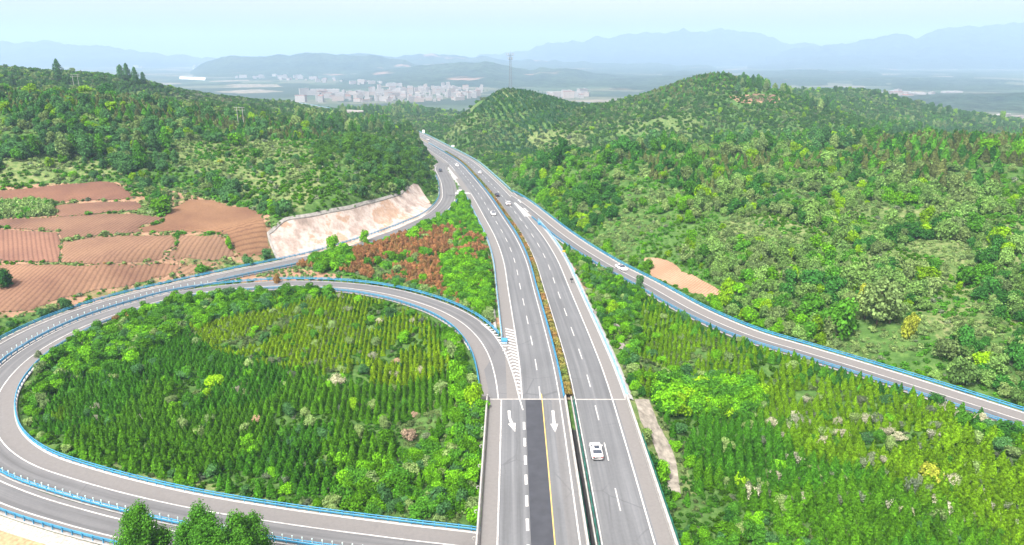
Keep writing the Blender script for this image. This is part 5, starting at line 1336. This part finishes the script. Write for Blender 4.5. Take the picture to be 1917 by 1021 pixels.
# clipped hedge in the median
def hedge():
    t0, t1 = tJ + 0.5, HW.at_y(560)
    n = 26000; r = np.random.default_rng(3)
    t = t0 + (t1 - t0) * r.uniform(0, 1, n) ** 1.5
    sd_ = r.uniform(-1, 1, n); top = r.uniform(size=n) < 0.55
    wv = 0.85 + 0.12 * np.sin(t * 0.9)
    off = np.where(top, sd_ * 0.62 * wv, np.sign(sd_) * 0.66 * wv) + 0.15; hh = np.where(top, 1.15 + 0.14 * np.sin(t * 2.1), r.uniform(0.1, 1.15, n))
    P_ = HW.at(t, 0, 0); nx = np.interp(t, HW.S, HW.N[:, 0]); ny = np.interp(t, HW.S, HW.N[:, 1])
    C = np.stack([P_[:, 0] + nx * off, P_[:, 1] + ny * off, P_[:, 2] + hh], 1)
    Nn = np.where(top[:, None], np.array([[0, 0, 1.0]]), np.stack([nx * np.sign(sd_), ny * np.sign(sd_), 0 * nx], 1)) + r.normal(size=(n, 3)) * 0.35
    V, F = quads(C, Nn, (0.16 + 0.12 * (t - t0) / (t1 - t0)) * r.uniform(0.7, 1.3, n), 1.0, r=r)
    m, nt, b = newmat('hedge_leaves', 0.8, 0.1); N = NT(nt); p = N.pos(); f = N.noise(p, 0.09, 3)
    c = N.ramp(f, [(0.36, (0.10, 0.15, 0.03)), (0.5, (0.17, 0.16, 0.04)), (0.64, (0.24, 0.13, 0.045))]); g = N.n('ShaderNodeNewGeometry')
    c = N.mix(1.0, c, N.ramp(g.outputs['Random Per Island'], [(0, 0.6), (1, 1.4)]), 'MULTIPLY'); N.l(c, b.inputs['Base Color'])
    o = link('hedge', mesh('hedge', V, F, m)); tag(o, 'clipped olive and rust coloured hedge in the motorway median', 'hedge')
hedge()

# rocks on the right bank
def rock(u, v, s, label):
    r = np.random.default_rng(int(u)); X, Y, Zz = ground_at(u, v)
    mb = MB(); V = []; F = []; nu, nv = 10, 7
    for j in range(nv + 1):
        for i in range(nu):
            a = 2 * math.pi * i / nu; b = math.pi * j / nv - math.pi / 2; q = 1 + r.uniform(-0.25, 0.25)
            V.append((X + s[0] * math.cos(a) * math.cos(b) * q, Y + s[1] * math.sin(a) * math.cos(b) * q, Zz + 0.1 + s[2] * math.sin(b) * q))
    for j in range(nv):
        for i in range(nu): F.append((j * nu + i, j * nu + (i + 1) % nu, (j + 1) * nu + (i + 1) % nu, (j + 1) * nu + i))
    mb.add(V, F); tag(mb.build('rock', M_ROCK), label, 'rock')
rock(1118, 588, (1.3, 2.0, 0.9), 'pale grey rock beside the motorway guardrail, uppermost of the outcrops'); rock(1152, 618, (1.2, 3.0, 1.0), 'long grey rock outcrop under the bushes of the right bank')
rock(1164, 652, (1.1, 2.4, 0.9), 'tilted grey rock slab below the round bush of the right bank'); rock(1100, 545, (0.9, 1.4, 0.6), 'small brownish rock on the bank near the right ramp nose'); rock(1168, 668, (0.8, 1.2, 0.6), 'small grey rock lowest on the right bank')

# ------------------------------------------------------------------ vehicles
M_CARW = simple('white_car_paint', (0.8, 0.8, 0.8), 0.25, 0.5, var=0.01); M_CARB = simple('dark_car_paint', (0.03, 0.035, 0.05), 0.25, 0.5, var=0.02)
M_GLASS = simple('car_glass', (0.045, 0.055, 0.075), 0.12, 0.6, var=0.02); M_RED = simple('tail_lamp', (0.45, 0.04, 0.03), 0.3, 0.5, var=0.02); M_LAMP = simple('head_lamp', (0.75, 0.78, 0.8), 0.2, 0.6, var=0.02)
def car_parts(paint, suv=False):
    """nose towards +X; returns list of (name, mesh, loc)"""
    h = 0.15 if suv else 0.0
    # body sections: x, half width, z bottom, z shoulder, z top
    secs = [(-2.32, 0.70, 0.42, 0.72, 0.80), (-2.22, 0.84, 0.30, 0.80, 0.97), (-1.9, 0.91, 0.24, 0.86, 1.02), (-1.2, 0.93, 0.22, 0.88, 0.99), (0, 0.93, 0.22, 0.86, 0.96), (0.9, 0.93, 0.22, 0.84, 0.95), (1.5, 0.91, 0.23, 0.76, 0.90), (2.1, 0.86, 0.26, 0.66, 0.78), (2.38, 0.70, 0.36, 0.56, 0.62)]
    V = []; F = []
    for x, w_, zb, zs, zt in secs:
        V += [(x, -w_ * 0.9, zb), (x, -w_, zb + 0.14), (x, -w_, zs + h), (x, -w_ * 0.86, zt + h), (x, 0, zt + 0.03 + h), (x, w_ * 0.86, zt + h), (x, w_, zs + h), (x, w_, zb + 0.14), (x, w_ * 0.9, zb)]
    n = 9
    for i in range(len(secs) - 1):
        for k in range(n): F.append((i * n + k, i * n + (k + 1) % n, (i + 1) * n + (k + 1) % n, (i + 1) * n + k))
    F += [tuple(range(n)), tuple(range((len(secs) - 1) * n + n - 1, (len(secs) - 1) * n - 1, -1))]
    out = [('body', mesh('car_body', V, F, paint, True), (0, 0, 0))]
    rs = [(-1.75, 0.70, 0.0), (-0.95, 0.62, 0.44), (0.15, 0.62, 0.47), (1.15, 0.74, 0.0)] if not suv else [(-2.1, 0.74, 0.02), (-1.75, 0.66, 0.5), (0.2, 0.66, 0.52), (1.15, 0.76, 0.0)]
    zb = 0.93 + h; V = []; F = []
    for x, w_, z in rs: V += [(x, -w_ - 0.12 * (1 - z), zb + (0 if z < 0.1 else 0)), (x, -w_, zb + z), (x, 0, zb + z + 0.04), (x, w_, zb + z), (x, w_ + 0.12 * (1 - z), zb)]
    for i in range(3):
        for k in range(4): F.append((i * 5 + k, i * 5 + k + 1, (i + 1) * 5 + k + 1, (i + 1) * 5 + k))
    gl = mesh('car_glass', V, F, M_GLASS); out.append(('window_glass', gl, (0, 0, 0)))
    (xa, wa, za), (xb_, wb, zb2) = rs[1], rs[2]; mb = MB()
    V = [(xa - 0.1, -wa * 0.97, zb + za - 0.01), (xb_ + 0.05, -wb * 0.97, zb + zb2 - 0.01), (xb_ + 0.1, 0, zb + zb2 + 0.03), (xb_ + 0.05, wb * 0.97, zb + zb2 - 0.01), (xa - 0.1, wa * 0.97, zb + za - 0.01), (xa - 0.13, 0, zb + za + 0.03)]
    V2 = [(a, b, c + 0.045) for a, b, c in V]
    mb.add(V + V2, [(0, 1, 2, 5), (5, 2, 3, 4), (6, 11, 8, 7), (11, 10, 9, 8)] + [(i, (i + 1) % 6, 6 + (i + 1) % 6, 6 + i) for i in range(6)])
    out.append(('roof_panel', mb.me('car_roof', paint), (0, 0, 0)))
    if not suv:
        mb = MB(); mb.box((-0.35, 0, zb + 0.535), (0.95, 0.85, 0.02)); out.append(('sunroof', mb.me('sunroof', M_GLASS), (0, 0, 0)))
    for s in (-1, 1):
        mb = MB(); mb.box((-2.26, s * 0.66, 0.78 + h), (0.12, 0.3, 0.16)); out.append(('tail_light', mb.me('tail_light', M_RED), (0, 0, 0)))
        mb = MB(); mb.box((2.24, s * 0.62, 0.62 + h), (0.16, 0.34, 0.13)); out.append(('headlight', mb.me('headlight', M_LAMP), (0, 0, 0)))
        mb = MB(); mb.box((0.85, s * 1.0, 1.02 + h), (0.16, 0.18, 0.12)); out.append(('wing_mirror', mb.me('wing_mirror', paint), (0, 0, 0)))
    wm = MB(); wm.tube((0, -0.11, 0), (0, 0.11, 0), 0.33, n=14); wme = wm.me('wheel', M_DARK)
    rm = MB(); rm.tube((0, -0.12, 0), (0, 0.12, 0), 0.2, n=10); rme = rm.me('rim', M_STEEL)
    for x in (-1.38, 1.42):
        for s in (-1, 1): out.append(('wheel', wme, (x, s * 0.84, 0.33), rme))
    return out
CARS = {}
def car(paint, suv, p, ang, label, sc_=1.0):
    key = (paint.name, suv)
    if key not in CARS: CARS[key] = car_parts(paint, suv)
    o = bpy.data.objects.new('car', None); COL.objects.link(o); o.location = p; o.rotation_euler = (0, 0, ang); o.scale = (sc_, sc_, sc_); tag(o, label, 'car')
    for q in CARS[key]:
        c = bpy.data.objects.new(q[0], q[1]); COL.objects.link(c); c.parent = o; c.location = q[2]
        if len(q) > 3:
            r = bpy.data.objects.new('rim', q[3]); COL.objects.link(r); r.parent = c
def car_at(path, u, v, off, paint, suv, label, back=False):
    x, y = unz(u, v); t = path.near(x, y); p = path.at(t, off, 0.02); car(paint, suv, tuple(p), path.heading(t) + (math.pi if back else 0), label, 1.08)
car_at(HW, 1119, 846, 3.25, M_CARW, False, 'white sedan with a dark sunroof driving away on the right bridge deck')
car_at(HW, 955, 384, 4.6, M_CARW, True, 'white car driving away beside the hatched wedge of the right ramp')
car_at(HW, 928, 367, 2.6, M_CARB, False, 'black car driving away close to the median hedge')
car_at(HW, 900, 326, 4.4, M_CARW, True, 'white car driving away on the motorway just beyond the black car')
car_at(HW, 795, 262, 4.0, M_CARW, False, 'small white car farthest away on the motorway bend')
car_at(HW, 915, 403, -5.0, M_CARW, False, 'white car coming towards the camera past the green wedge of trees', True)
car_at(HW, 841, 312, -5.6, M_CARW, True, 'white car coming towards the camera where the outer ramp leaves the motorway', True)
car_at(RB, 831, 323, 0.5, M_CARB, False, 'dark car coming down the outer ramp beyond the cutting slope', False)
x, y = un(1163, 505); t = RC.near(x, y); car(M_CARW, False, tuple(RC.at(t, -1.2, 0.0)), RC.heading(t), 'white car alone on the right ramp above the bare orange field', 1.08)

# ------------------------------------------------------------------ tower, poles, signs
M_MAST = simple('mast_grey', (0.16, 0.17, 0.19), 0.7, 0.3, scale=3)
def lattice_tower():
    X, Y, Zz = atD(955.5, 160, 695); Zz = float(H(np.array([X]), np.array([Y]))[0]); top = CH - (Y * math.tan(PITCH - math.atan((510.5 - 97) / FPX)))
    hgt = top - Zz; o = bpy.data.objects.new('radio_mast', None); COL.objects.link(o); o.location = (X, Y, Zz); tag(o, 'grey lattice radio mast with antenna platforms on top of the conifer hill', 'mast')
    b0, b1 = 1.5, 0.55; mb = MB()
    cor = lambda s, k: (s * (1 if k in (0, 1) else -1), s * (1 if k in (0, 3) else -1))
    for k in range(4):
        a = cor(b0, k); b = cor(b1, k); mb.tube((a[0], a[1], -1), (b[0], b[1], hgt * 0.95), 0.16, 0.12, n=5)
    mb.build('leg_frame', M_MAST, o); mb = MB(); nb = 14
    for i in range(nb):
        z0, z1 = hgt * 0.95 * i / nb, hgt * 0.95 * (i + 1) / nb; s0, s1 = b0 + (b1 - b0) * i / nb, b0 + (b1 - b0) * (i + 1) / nb
        for k in range(4):
            a = cor(s0, k); b = cor(s1, (k + 1) % 4); mb.tube((a[0], a[1], z0), (b[0], b[1], z1), 0.07, n=4)
            c = cor(s1, k); mb.tube((c[0], c[1], z1), (b[0], b[1], z1), 0.06, n=4)
    mb.build('bracing', M_MAST, o)
    for z, r in ((hgt * 0.80, 2.2), (hgt * 0.9, 3.2)):
        mb = MB(); mb.tube((0, 0, z), (0, 0, z + 0.25), r * 0.7, n=12)
        for k in range(6):
            a = k * math.pi / 3; q = (r * math.cos(a), r * math.sin(a)); mb.tube((0, 0, z + 0.1), (q[0], q[1], z + 0.1), 0.08, n=4); mb.tube((q[0], q[1], z - 0.2), (q[0], q[1], z + 2.4), 0.07, n=4)
        pf = mb.build('platform', M_MAST, o)
        for k in range(6):
            a = k * math.pi / 3; m2 = MB(); m2.box((r * math.cos(a) * 1.05, r * math.sin(a) * 1.05, z + 1.4), (0.35, 0.35, 1.9), a); m2.build('antenna', M_CONC, pf)
    mb = MB(); mb.tube((0, 0, hgt * 0.95), (0, 0, hgt * 1.03), 0.09, 0.04, n=5); mb.build('lightning_rod', M_MAST, o)
    mb = MB(); mb.box((-4, -2, 1.3), (3, 2.6, 2.6)); mb.box((-4, -2, 2.7), (3.4, 3, 0.2)); mb.build('equipment_hut', M_CONC, o)
lattice_tower()
def hpole(u0, v0, hh, label, sep=3.2, ang=0.2):
    X, Y, Zz = ground_at(u0, v0); o = bpy.data.objects.new('power_pole', None); COL.objects.link(o); o.location = (X, Y, Zz); o.rotation_euler = (0, 0, ang); tag(o, label, 'power pole')
    for s in (-1, 1):
        mb = MB(); mb.tube((s * sep / 2, 0, -0.5), (s * sep / 2, 0, hh), 0.2, 0.14, n=8); mb.build('pole', M_CONC, o)
    for z in (hh - 0.4, hh - 1.8):
        mb = MB(); mb.box((0, 0, z), (sep + 3.0, 0.16, 0.16)); a = mb.build('crossarm', M_STEEL, o)
        for x in (-sep / 2 - 1.2, 0, sep / 2 + 1.2):
            m2 = MB(); m2.tube((x, 0, z + 0.05), (x, 0, z + 0.55), 0.09, 0.06, n=6); m2.build('insulator', M_DCONC, a)
hpole(146, 176, 15, 'twin concrete power pole against the trees of the upper left hillside', 3.6, 0.3); hpole(452, 238, 11, 'twin concrete power pole with crossarms above the grassy slope on the left', 3.4, -0.2)
def sign(u, v, w_, h_, z0, mat, label, two=False):
    x, y = unz(u, v); Zz = float(H(np.array([x]), np.array([y]))[0]); o = bpy.data.objects.new('road_sign', None); COL.objects.link(o); o.location = (x, y, Zz); tag(o, label, 'sign')
    for s in ((-1, 1) if two else (0,)):
        mb = MB(); mb.tube((s * w_ * 0.4, 0.1, -0.3), (s * w_ * 0.4, 0.1, z0 + h_), 0.09, n=6); mb.build('post', M_STEEL, o)
    mb = MB(); mb.box((0, 0, z0 + h_ / 2), (w_, 0.08, h_)); mb.build('panel', mat, o)
M_SIGNW = simple('sign_white', (0.8, 0.8, 0.8), 0.5, 0.3, var=0.03); M_SIGNY = simple('sign_yellow', (0.75, 0.4, 0.03), 0.5, 0.3, var=0.05)
sign(793, 251, 2.4, 3.2, 1.2, M_SIGNW, 'white roadside sign board at the foot of the tower hill'); sign(848, 277, 2.6, 1.6, 1.0, M_SIGNW, 'small round white sign beside the motorway below the tower hill'); sign(1055, 482, 1.0, 0.6, 2.2, M_SIGNY, 'small yellow sign on a pole behind the nose of the right ramp')
sign(725, 240, 9, 5.0, 4.0, M_SIGNW, 'large pale sign board beyond the dark trees at the motorway bend', True)
# black box fixed to the guardrail
mb = MB(); x, y = un(1070, 530); mb.box((x, y, 1.2), (0.9, 0.5, 0.5)); mb.tube((x, y, 0), (x, y, 1.0), 0.06); tag(mb.build('roadside_box', M_DARK), 'small black box on the right guardrail of the motorway', 'box')
# viaduct that shows again beyond the left hill
xa = atD(612, 208, 900); xb = atD(672, 220, 900)
o = bpy.data.objects.new('viaduct', None); COL.objects.link(o); tag(o, 'short stretch of grey road viaduct showing between the far trees', 'viaduct')
za = CH - 900 * math.tan(math.radians(4.45)); mb = MB()
dd = Vector((xb[0] - xa[0], xb[1] - xa[1], 0)); L_ = dd.length; ang = math.atan2(dd.y, dd.x) - 0.5; c0 = ((xa[0] + xb[0]) / 2, 900, za)
mb.box((c0[0], c0[1], za), (L_ * 1.5, 9, 1.4), ang); mb.build('deck', M_DCONC, o)
for s in (-1, 1):
    mb = MB(); mb.box((c0[0] - math.sin(ang) * 4.3 * s, c0[1] + math.cos(ang) * 4.3 * s, za + 1.2), (L_ * 1.5, 0.3, 1.0), ang); mb.build('parapet', M_CONC, o)
for k in (-0.5, -0.1, 0.3):
    mb = MB(); mb.tube((c0[0] + math.cos(ang) * L_ * k, c0[1] + math.sin(ang) * L_ * k, -45), (c0[0] + math.cos(ang) * L_ * k, c0[1] + math.sin(ang) * L_ * k, za), 1.2, n=10); mb.build('pier', M_DCONC, o)

# ------------------------------------------------------------------ town in the valley
def facade_mat(name, wall):
    m, nt, b = newmat(name, 0.85, 0.2); N = NT(nt); tc = N.n('ShaderNodeTexCoord'); sx = N.n('ShaderNodeSeparateXYZ'); N.l(tc.outputs['Object'], sx.inputs[0])
    hx = N.math('ADD', sx.outputs[0], sx.outputs[1]); fx = N.math('FRACT', N.math('DIVIDE', hx, 3.4)); fz = N.math('FRACT', N.math('DIVIDE', sx.outputs[2], 3.1))
    wx = N.math('MULTIPLY', N.math('GREATER_THAN', fx, 0.32), N.math('LESS_THAN', fx, 0.75)); wz = N.math('MULTIPLY', N.math('GREATER_THAN', fz, 0.35), N.math('LESS_THAN', fz, 0.8))
    g = N.n('ShaderNodeNewGeometry'); sn = N.n('ShaderNodeSeparateXYZ'); N.l(g.outputs['Normal'], sn.inputs[0]); side = N.math('LESS_THAN', sn.outputs[2], 0.5)
    oi = N.n('ShaderNodeObjectInfo'); wc = N.mix(1.0, wall, N.ramp(oi.outputs['Random'], [(0, (0.8, 0.8, 0.8)), (0.6, (1, 1, 1)), (1, (1.0, 0.86, 0.78))]), 'MULTIPLY')
    c = N.mix(N.math('MULTIPLY', N.math('MULTIPLY', wx, wz), side), wc, (0.1, 0.12, 0.15)); N.l(c, b.inputs['Base Color']); return m
M_FAC = facade_mat('rendered_facade', (0.37, 0.355, 0.345)); M_ROOF = [simple('flat_roof', (0.3, 0.29, 0.29), 0.9, 0.1), simple('red_roof', (0.3, 0.15, 0.12), 0.9, 0.1), simple('white_roof', (0.42, 0.42, 0.42), 0.7, 0.2)]
BM = []
for i, (L_, W_, h_) in enumerate(((30, 12, 18), (42, 13, 15), (20, 14, 21), (26, 12, 12), (16, 14, 30), (60, 22, 8), (14, 11, 9))):
    mb = MB(); mb.box((0, 0, h_ / 2 - 3), (L_, W_, h_ + 6)); mb.box((L_ * 0.2, 0, h_ + 1.2), (5, 4, 2.4)); wall = mb.me('building_wall', M_FAC)
    mb = MB()
    for s in (-1, 1): mb.box((0, s * (W_ / 2), h_ + 0.5), (L_ + 0.6, 0.4, 1.0)); mb.box((s * L_ / 2, 0, h_ + 0.5), (0.4, W_ - 0.5, 1.0))
    mb.box((0, 0, h_ + 0.1), (L_ - 0.3, W_ - 0.3, 0.3))
    BM.append((wall, mb, (L_, W_, h_)))
ROOFS = [[mb.me('building_roof', r) for r in M_ROOF] for _, mb, _ in BM]
def town(poly, n, types, label, group, wts=None, seed=1, zb=-60, scl=1.0):
    r = np.random.default_rng(seed); us = [p[0] for p in poly]; vs = [p[1] for p in poly]; k = 0; tries = 0; used = []
    while k < n and tries < n * 60:
        tries += 1; u = r.uniform(min(us), max(us)); v = r.uniform(min(vs), max(vs))
        if not inpoly([u], [v], poly)[0]: continue
        x, y = un(u, v, zb)
        if any((x - a) ** 2 + (y - b) ** 2 < (26 * scl) ** 2 for a, b in used): continue
        used.append((x, y)); i = int(r.choice(types)); z = float(H(np.array([x]), np.array([y]))[0])
        if abs(z - zb) > 25: z = zb
        o = bpy.data.objects.new('town_building', None); COL.objects.link(o); o.location = (x, y, z); o.rotation_euler = (0, 0, r.choice([0.15, 0.15, 1.72, -0.3, 0.6]) + r.normal(0, 0.05)); s = r.uniform(0.75, 1.15) * scl; o.scale = (s, s, s * r.uniform(0.8, 1.2))
        tag(o, label, 'building', group)
        w_ = bpy.data.objects.new('wall', BM[i][0]); COL.objects.link(w_); w_.parent = o
        rf = bpy.data.objects.new('roof', ROOFS[i][int(r.choice(3, p=[.4, .25, .35]))]); COL.objects.link(rf); rf.parent = o; k += 1
G1 = 'white apartment blocks of the valley town'
town([(545, 180), (620, 172), (640, 182), (640, 194), (560, 192)], 16, [1, 0, 5], 'long white block at the near left end of the valley town', 'long white blocks at the near end of the town', seed=2)
town([(635, 176), (760, 168), (830, 166), (905, 170), (890, 186), (790, 192), (660, 192)], 185, [0, 1, 2, 3, 4, 6], 'pale apartment block packed in the valley town beyond the trees', G1, seed=3, scl=0.72)
town([(430, 140), (480, 136), (560, 143), (660, 152), (760, 160), (760, 166), (640, 158), (520, 150), (440, 147)], 56, [3, 6, 6, 1], 'small white house scattered below the blue hills left of the town', 'small white houses below the blue hills', seed=4)
town([(1035, 176), (1100, 180), (1098, 186), (1040, 184)], 12, [5, 1, 0], 'white block showing in the gap right of the tower hill', 'white blocks in the gap beside the tower hill', seed=5)
town([(1590, 172), (1660, 174), (1740, 178), (1790, 172), (1780, 180), (1600, 186)], 26, [5, 3, 6], 'white building beside the pale river on the far right', 'white buildings beside the far river', seed=6, zb=-60)
town([(1860, 246), (1917, 242), (1940, 262), (1870, 260)], 9, [6, 3, 1], 'pale house showing behind the pines at the far right', 'pale houses behind the pines', seed=7, zb=-55, scl=0.6)
town([(-20, 112), (200, 116), (380, 122), (380, 132), (180, 126), (-20, 120)], 46, [3, 6, 1, 5], 'hazy white building on the plain at the far left', 'hazy white buildings on the far plain', seed=8, scl=1.6)
def strip(name, poly, mat, kind=None, label=None, cat=None, z=-59):
    P_ = [un(u, v, z) for u, v in poly]; V = [(a, b, z - 8) for a, b in P_] + [(a, b, z + 4) for a, b in P_]; n = len(P_)
    o = link(name, mesh(name, V, [tuple(range(n, 2 * n))] + [(i, (i + 1) % n, n + (i + 1) % n, n + i) for i in range(n)], mat)); tag(o, label, cat, None, kind); return o
mw = simple('pale_film', (0.8, 0.82, 0.82), 0.4, 0.4, var=0.04, scale=0.02)
strip('greenhouse', [(361, 130), (420, 131), (419, 133), (362, 132)], mw, None, 'long white greenhouse strip farthest out on the left plain', 'greenhouse'); strip('greenhouse', [(336, 145), (385, 147), (384, 149.5), (336, 147.5)], mw, None, 'long white greenhouse strip nearer on the left plain', 'greenhouse')
strip('river', [(1598, 184), (1640, 187), (1682, 189.5), (1680, 192.5), (1640, 191), (1600, 188)], mw, 'structure')

# ------------------------------------------------------------------ far hills and mountains
def hill_mat(name, c1, c2, scale, tan=0.66):
    m, nt, b = newmat(name, 0.95, 0.1); N = NT(nt); p = N.pos(); f = N.noise(p, scale, 6, 0.65); f2 = N.noise(p, scale * 9, 5, 0.7); f3 = N.noise(p, scale * 0.6, 3)
    c = N.mix(N.ramp(f, [(0.35, 0.0), (0.65, 1.0)]), tuple(c1), tuple(c2)); c = N.mix(1.0, c, N.ramp(f2, [(0.35, 0.35), (0.65, 1.5)]), 'MULTIPLY')
    c = N.mix(N.ramp(f3, [(tan, 0.0), (tan + 0.04, 1.0)]), c, (0.26, 0.18, 0.14)); N.l(c, b.inputs['Base Color']); N.bump(f2, 1.0, 1.0 / scale * 0.06, b); return m
def ridge(name, crest, D, front, back, base, mat, rough=0.12, seed=1):
    us = np.array([c[0] for c in crest], float); vs = np.array([c[1] for c in crest], float)
    x0 = (us.min() - 958.5) / FPX * D; x1 = (us.max() - 958.5) / FPX * D; n = int(min(620, (x1 - x0) / (D * 0.0035))) + 2; xs = np.linspace(x0, x1, n)
    uu = 958.5 + xs / D * FPX * 1.0; vv = np.interp(uu, us, vs) + (fbm(uu / 26 + seed, uu * 0, 4, seed) - 0.5) * (20 if name == 'mountains' else 9); el = math.pi * 0 + np.arctan((510.5 - vv) / FPX) - PITCH
    # distance along the ray's plane: height of the crest at forward distance D
    a = (uu - 958.5) / FPX; bb = -(vv - 510.5) / FPX; dy = cp + bb * sp; dz_ = -sp + bb * cp; t = D / dy; zc = CH + dz_ * t; xc = a * t
    m = 60; s = np.linspace(-1, 1, m); Vx, Vy, Vz = [], [], []
    for q in s:
        dd_ = q * (front if q < 0 else back); prof = (1 - abs(q)) ** 1.1 * (1 - 0.25 * math.sin(abs(q) * math.pi))
        Y = D + dd_ + 0 * xc; X = xc * (Y / D) if q < 0 else xc
        nz = fbm(X / (D * 0.035) + seed * 9, Y / (D * 0.05), 5, seed); spur = (np.abs(nz - 0.5) * 2)
        z = base + (zc - base) * prof + (zc - base) * rough * 4 * (spur - 0.35) * min(1, abs(q) * 5) * prof
        ct = (fbm(X / (D * 0.006), Y / (D * 0.006), 3, seed + 2) - 0.5) * (zc - base) * 0.035
        z = z + ct * prof
        Vx.append(X); Vy.append(Y); Vz.append(np.minimum(z, CH + (zc - CH) * (Y / D) ) if q < 0 else z)
    V = np.stack([np.array(Vx), np.array(Vy), np.array(Vz)], -1).reshape(-1, 3); ids = np.arange(m * n).reshape(m, n)
    F = np.stack([ids[:-1, :-1], ids[:-1, 1:], ids[1:, 1:], ids[1:, :-1]], -1).reshape(-1, 4)
    o = link(name, mesh(name, V, F, mat, True)); tag(o, kind='structure')
MH = hill_mat('wooded_hills', (0.02, 0.045, 0.035), (0.05, 0.08, 0.05), 0.0035, 0.64); MM = hill_mat('mountain_rock', (0.02, 0.04, 0.04), (0.04, 0.06, 0.05), 0.001, 0.9)
ridge('hills', [(355, 135), (375, 121), (430, 103), (480, 106), (550, 100), (600, 99), (650, 101), (704, 104), (760, 114), (820, 130), (870, 142), (900, 150)], 5100, 1000, 1500, -60, MH, 0.1, 1)
ridge('hills', [(640, 158), (700, 148), (780, 128), (830, 118), (870, 114), (910, 116), (960, 124), (1000, 133), (1010, 127), (1060, 125), (1100, 134), (1160, 142), (1220, 150), (1300, 156)], 4000, 1250, 1200, -60, MH, 0.12, 2)
ridge('hills', [(560, 158), (620, 143), (700, 130), (780, 123), (850, 119), (900, 124), (960, 138), (1010, 150)], 4150, 1350, 900, -60, MH, 0.12, 9)
ridge('hills', [(1000, 160), (1080, 150), (1180, 146), (1300, 140), (1420, 146), (1540, 150), (1660, 146), (1800, 150), (1917, 152), (2060, 156)], 3500, 900, 900, -60, MH, 0.12, 10)
ridge('hills', [(600, 110), (640, 99), (690, 102), (740, 108), (780, 101), (830, 100), (860, 106), (900, 104), (950, 111), (1020, 113), (1100, 116), (1170, 118), (1240, 121), (1320, 124), (1400, 132), (1480, 128), (1560, 122), (1650, 126), (1750, 132), (1917, 134), (2100, 138)], 6600, 1700, 1500, -60, MH, 0.1, 3)
ridge('hills', [(1100, 150), (1200, 140), (1290, 134), (1380, 138), (1500, 130), (1600, 134), (1700, 142), (1800, 138), (1917, 142), (2050, 146)], 4700, 1400, 900, -60, MH, 0.12, 4)
ridge('hills', [(1600, 215), (1670, 192), (1700, 188), (1760, 186), (1790, 178), (1850, 180), (1917, 174), (2000, 172), (2150, 170)], 1900, 420, 500, -60, MH, 0.1, 5)
ridge('mountains', [(760, 122), (880, 106), (960, 96), (1050, 80), (1120, 68), (1200, 60), (1290, 55), (1350, 50), (1400, 58), (1440, 68), (1490, 80), (1530, 86), (1600, 100), (1700, 112)], 9500, 2000, 2000, -60, MM, 0.1, 6)
ridge('mountains', [(1400, 112), (1460, 100), (1520, 86), (1560, 83), (1600, 75), (1660, 66), (1680, 60), (1720, 66), (1760, 55), (1800, 45), (1830, 52), (1860, 40), (1917, 45), (2000, 42), (2150, 60)], 8000, 1900, 2500, -60, MM, 0.12, 7)
ridge('mountains', [(-200, 78), (0, 74), (40, 79), (90, 82), (140, 88), (200, 92), (260, 99), (330, 106), (400, 112), (440, 116)], 8500, 1500, 2000, -60, MM, 0.1, 8)

# ------------------------------------------------------------------ haze
mb = MB(); mb.box((0, 7900, 205), (32000, 16600, 540))
hm = bpy.data.materials.new('haze'); hm.use_nodes = True; nt = hm.node_tree; nt.nodes.clear(); out = nt.nodes.new('ShaderNodeOutputMaterial'); pv = nt.nodes.new('ShaderNodeVolumePrincipled')
pv.inputs['Color'].default_value = (0.49, 0.695, 0.95, 1); pv.inputs['Density'].default_value = HAZE_DENSITY; pv.inputs['Anisotropy'].default_value = 0.0
nt.links.new(pv.outputs[0], out.inputs['Volume'])
hz_o = mb.build('haze', hm); hz_o['kind'] = 'stuff'
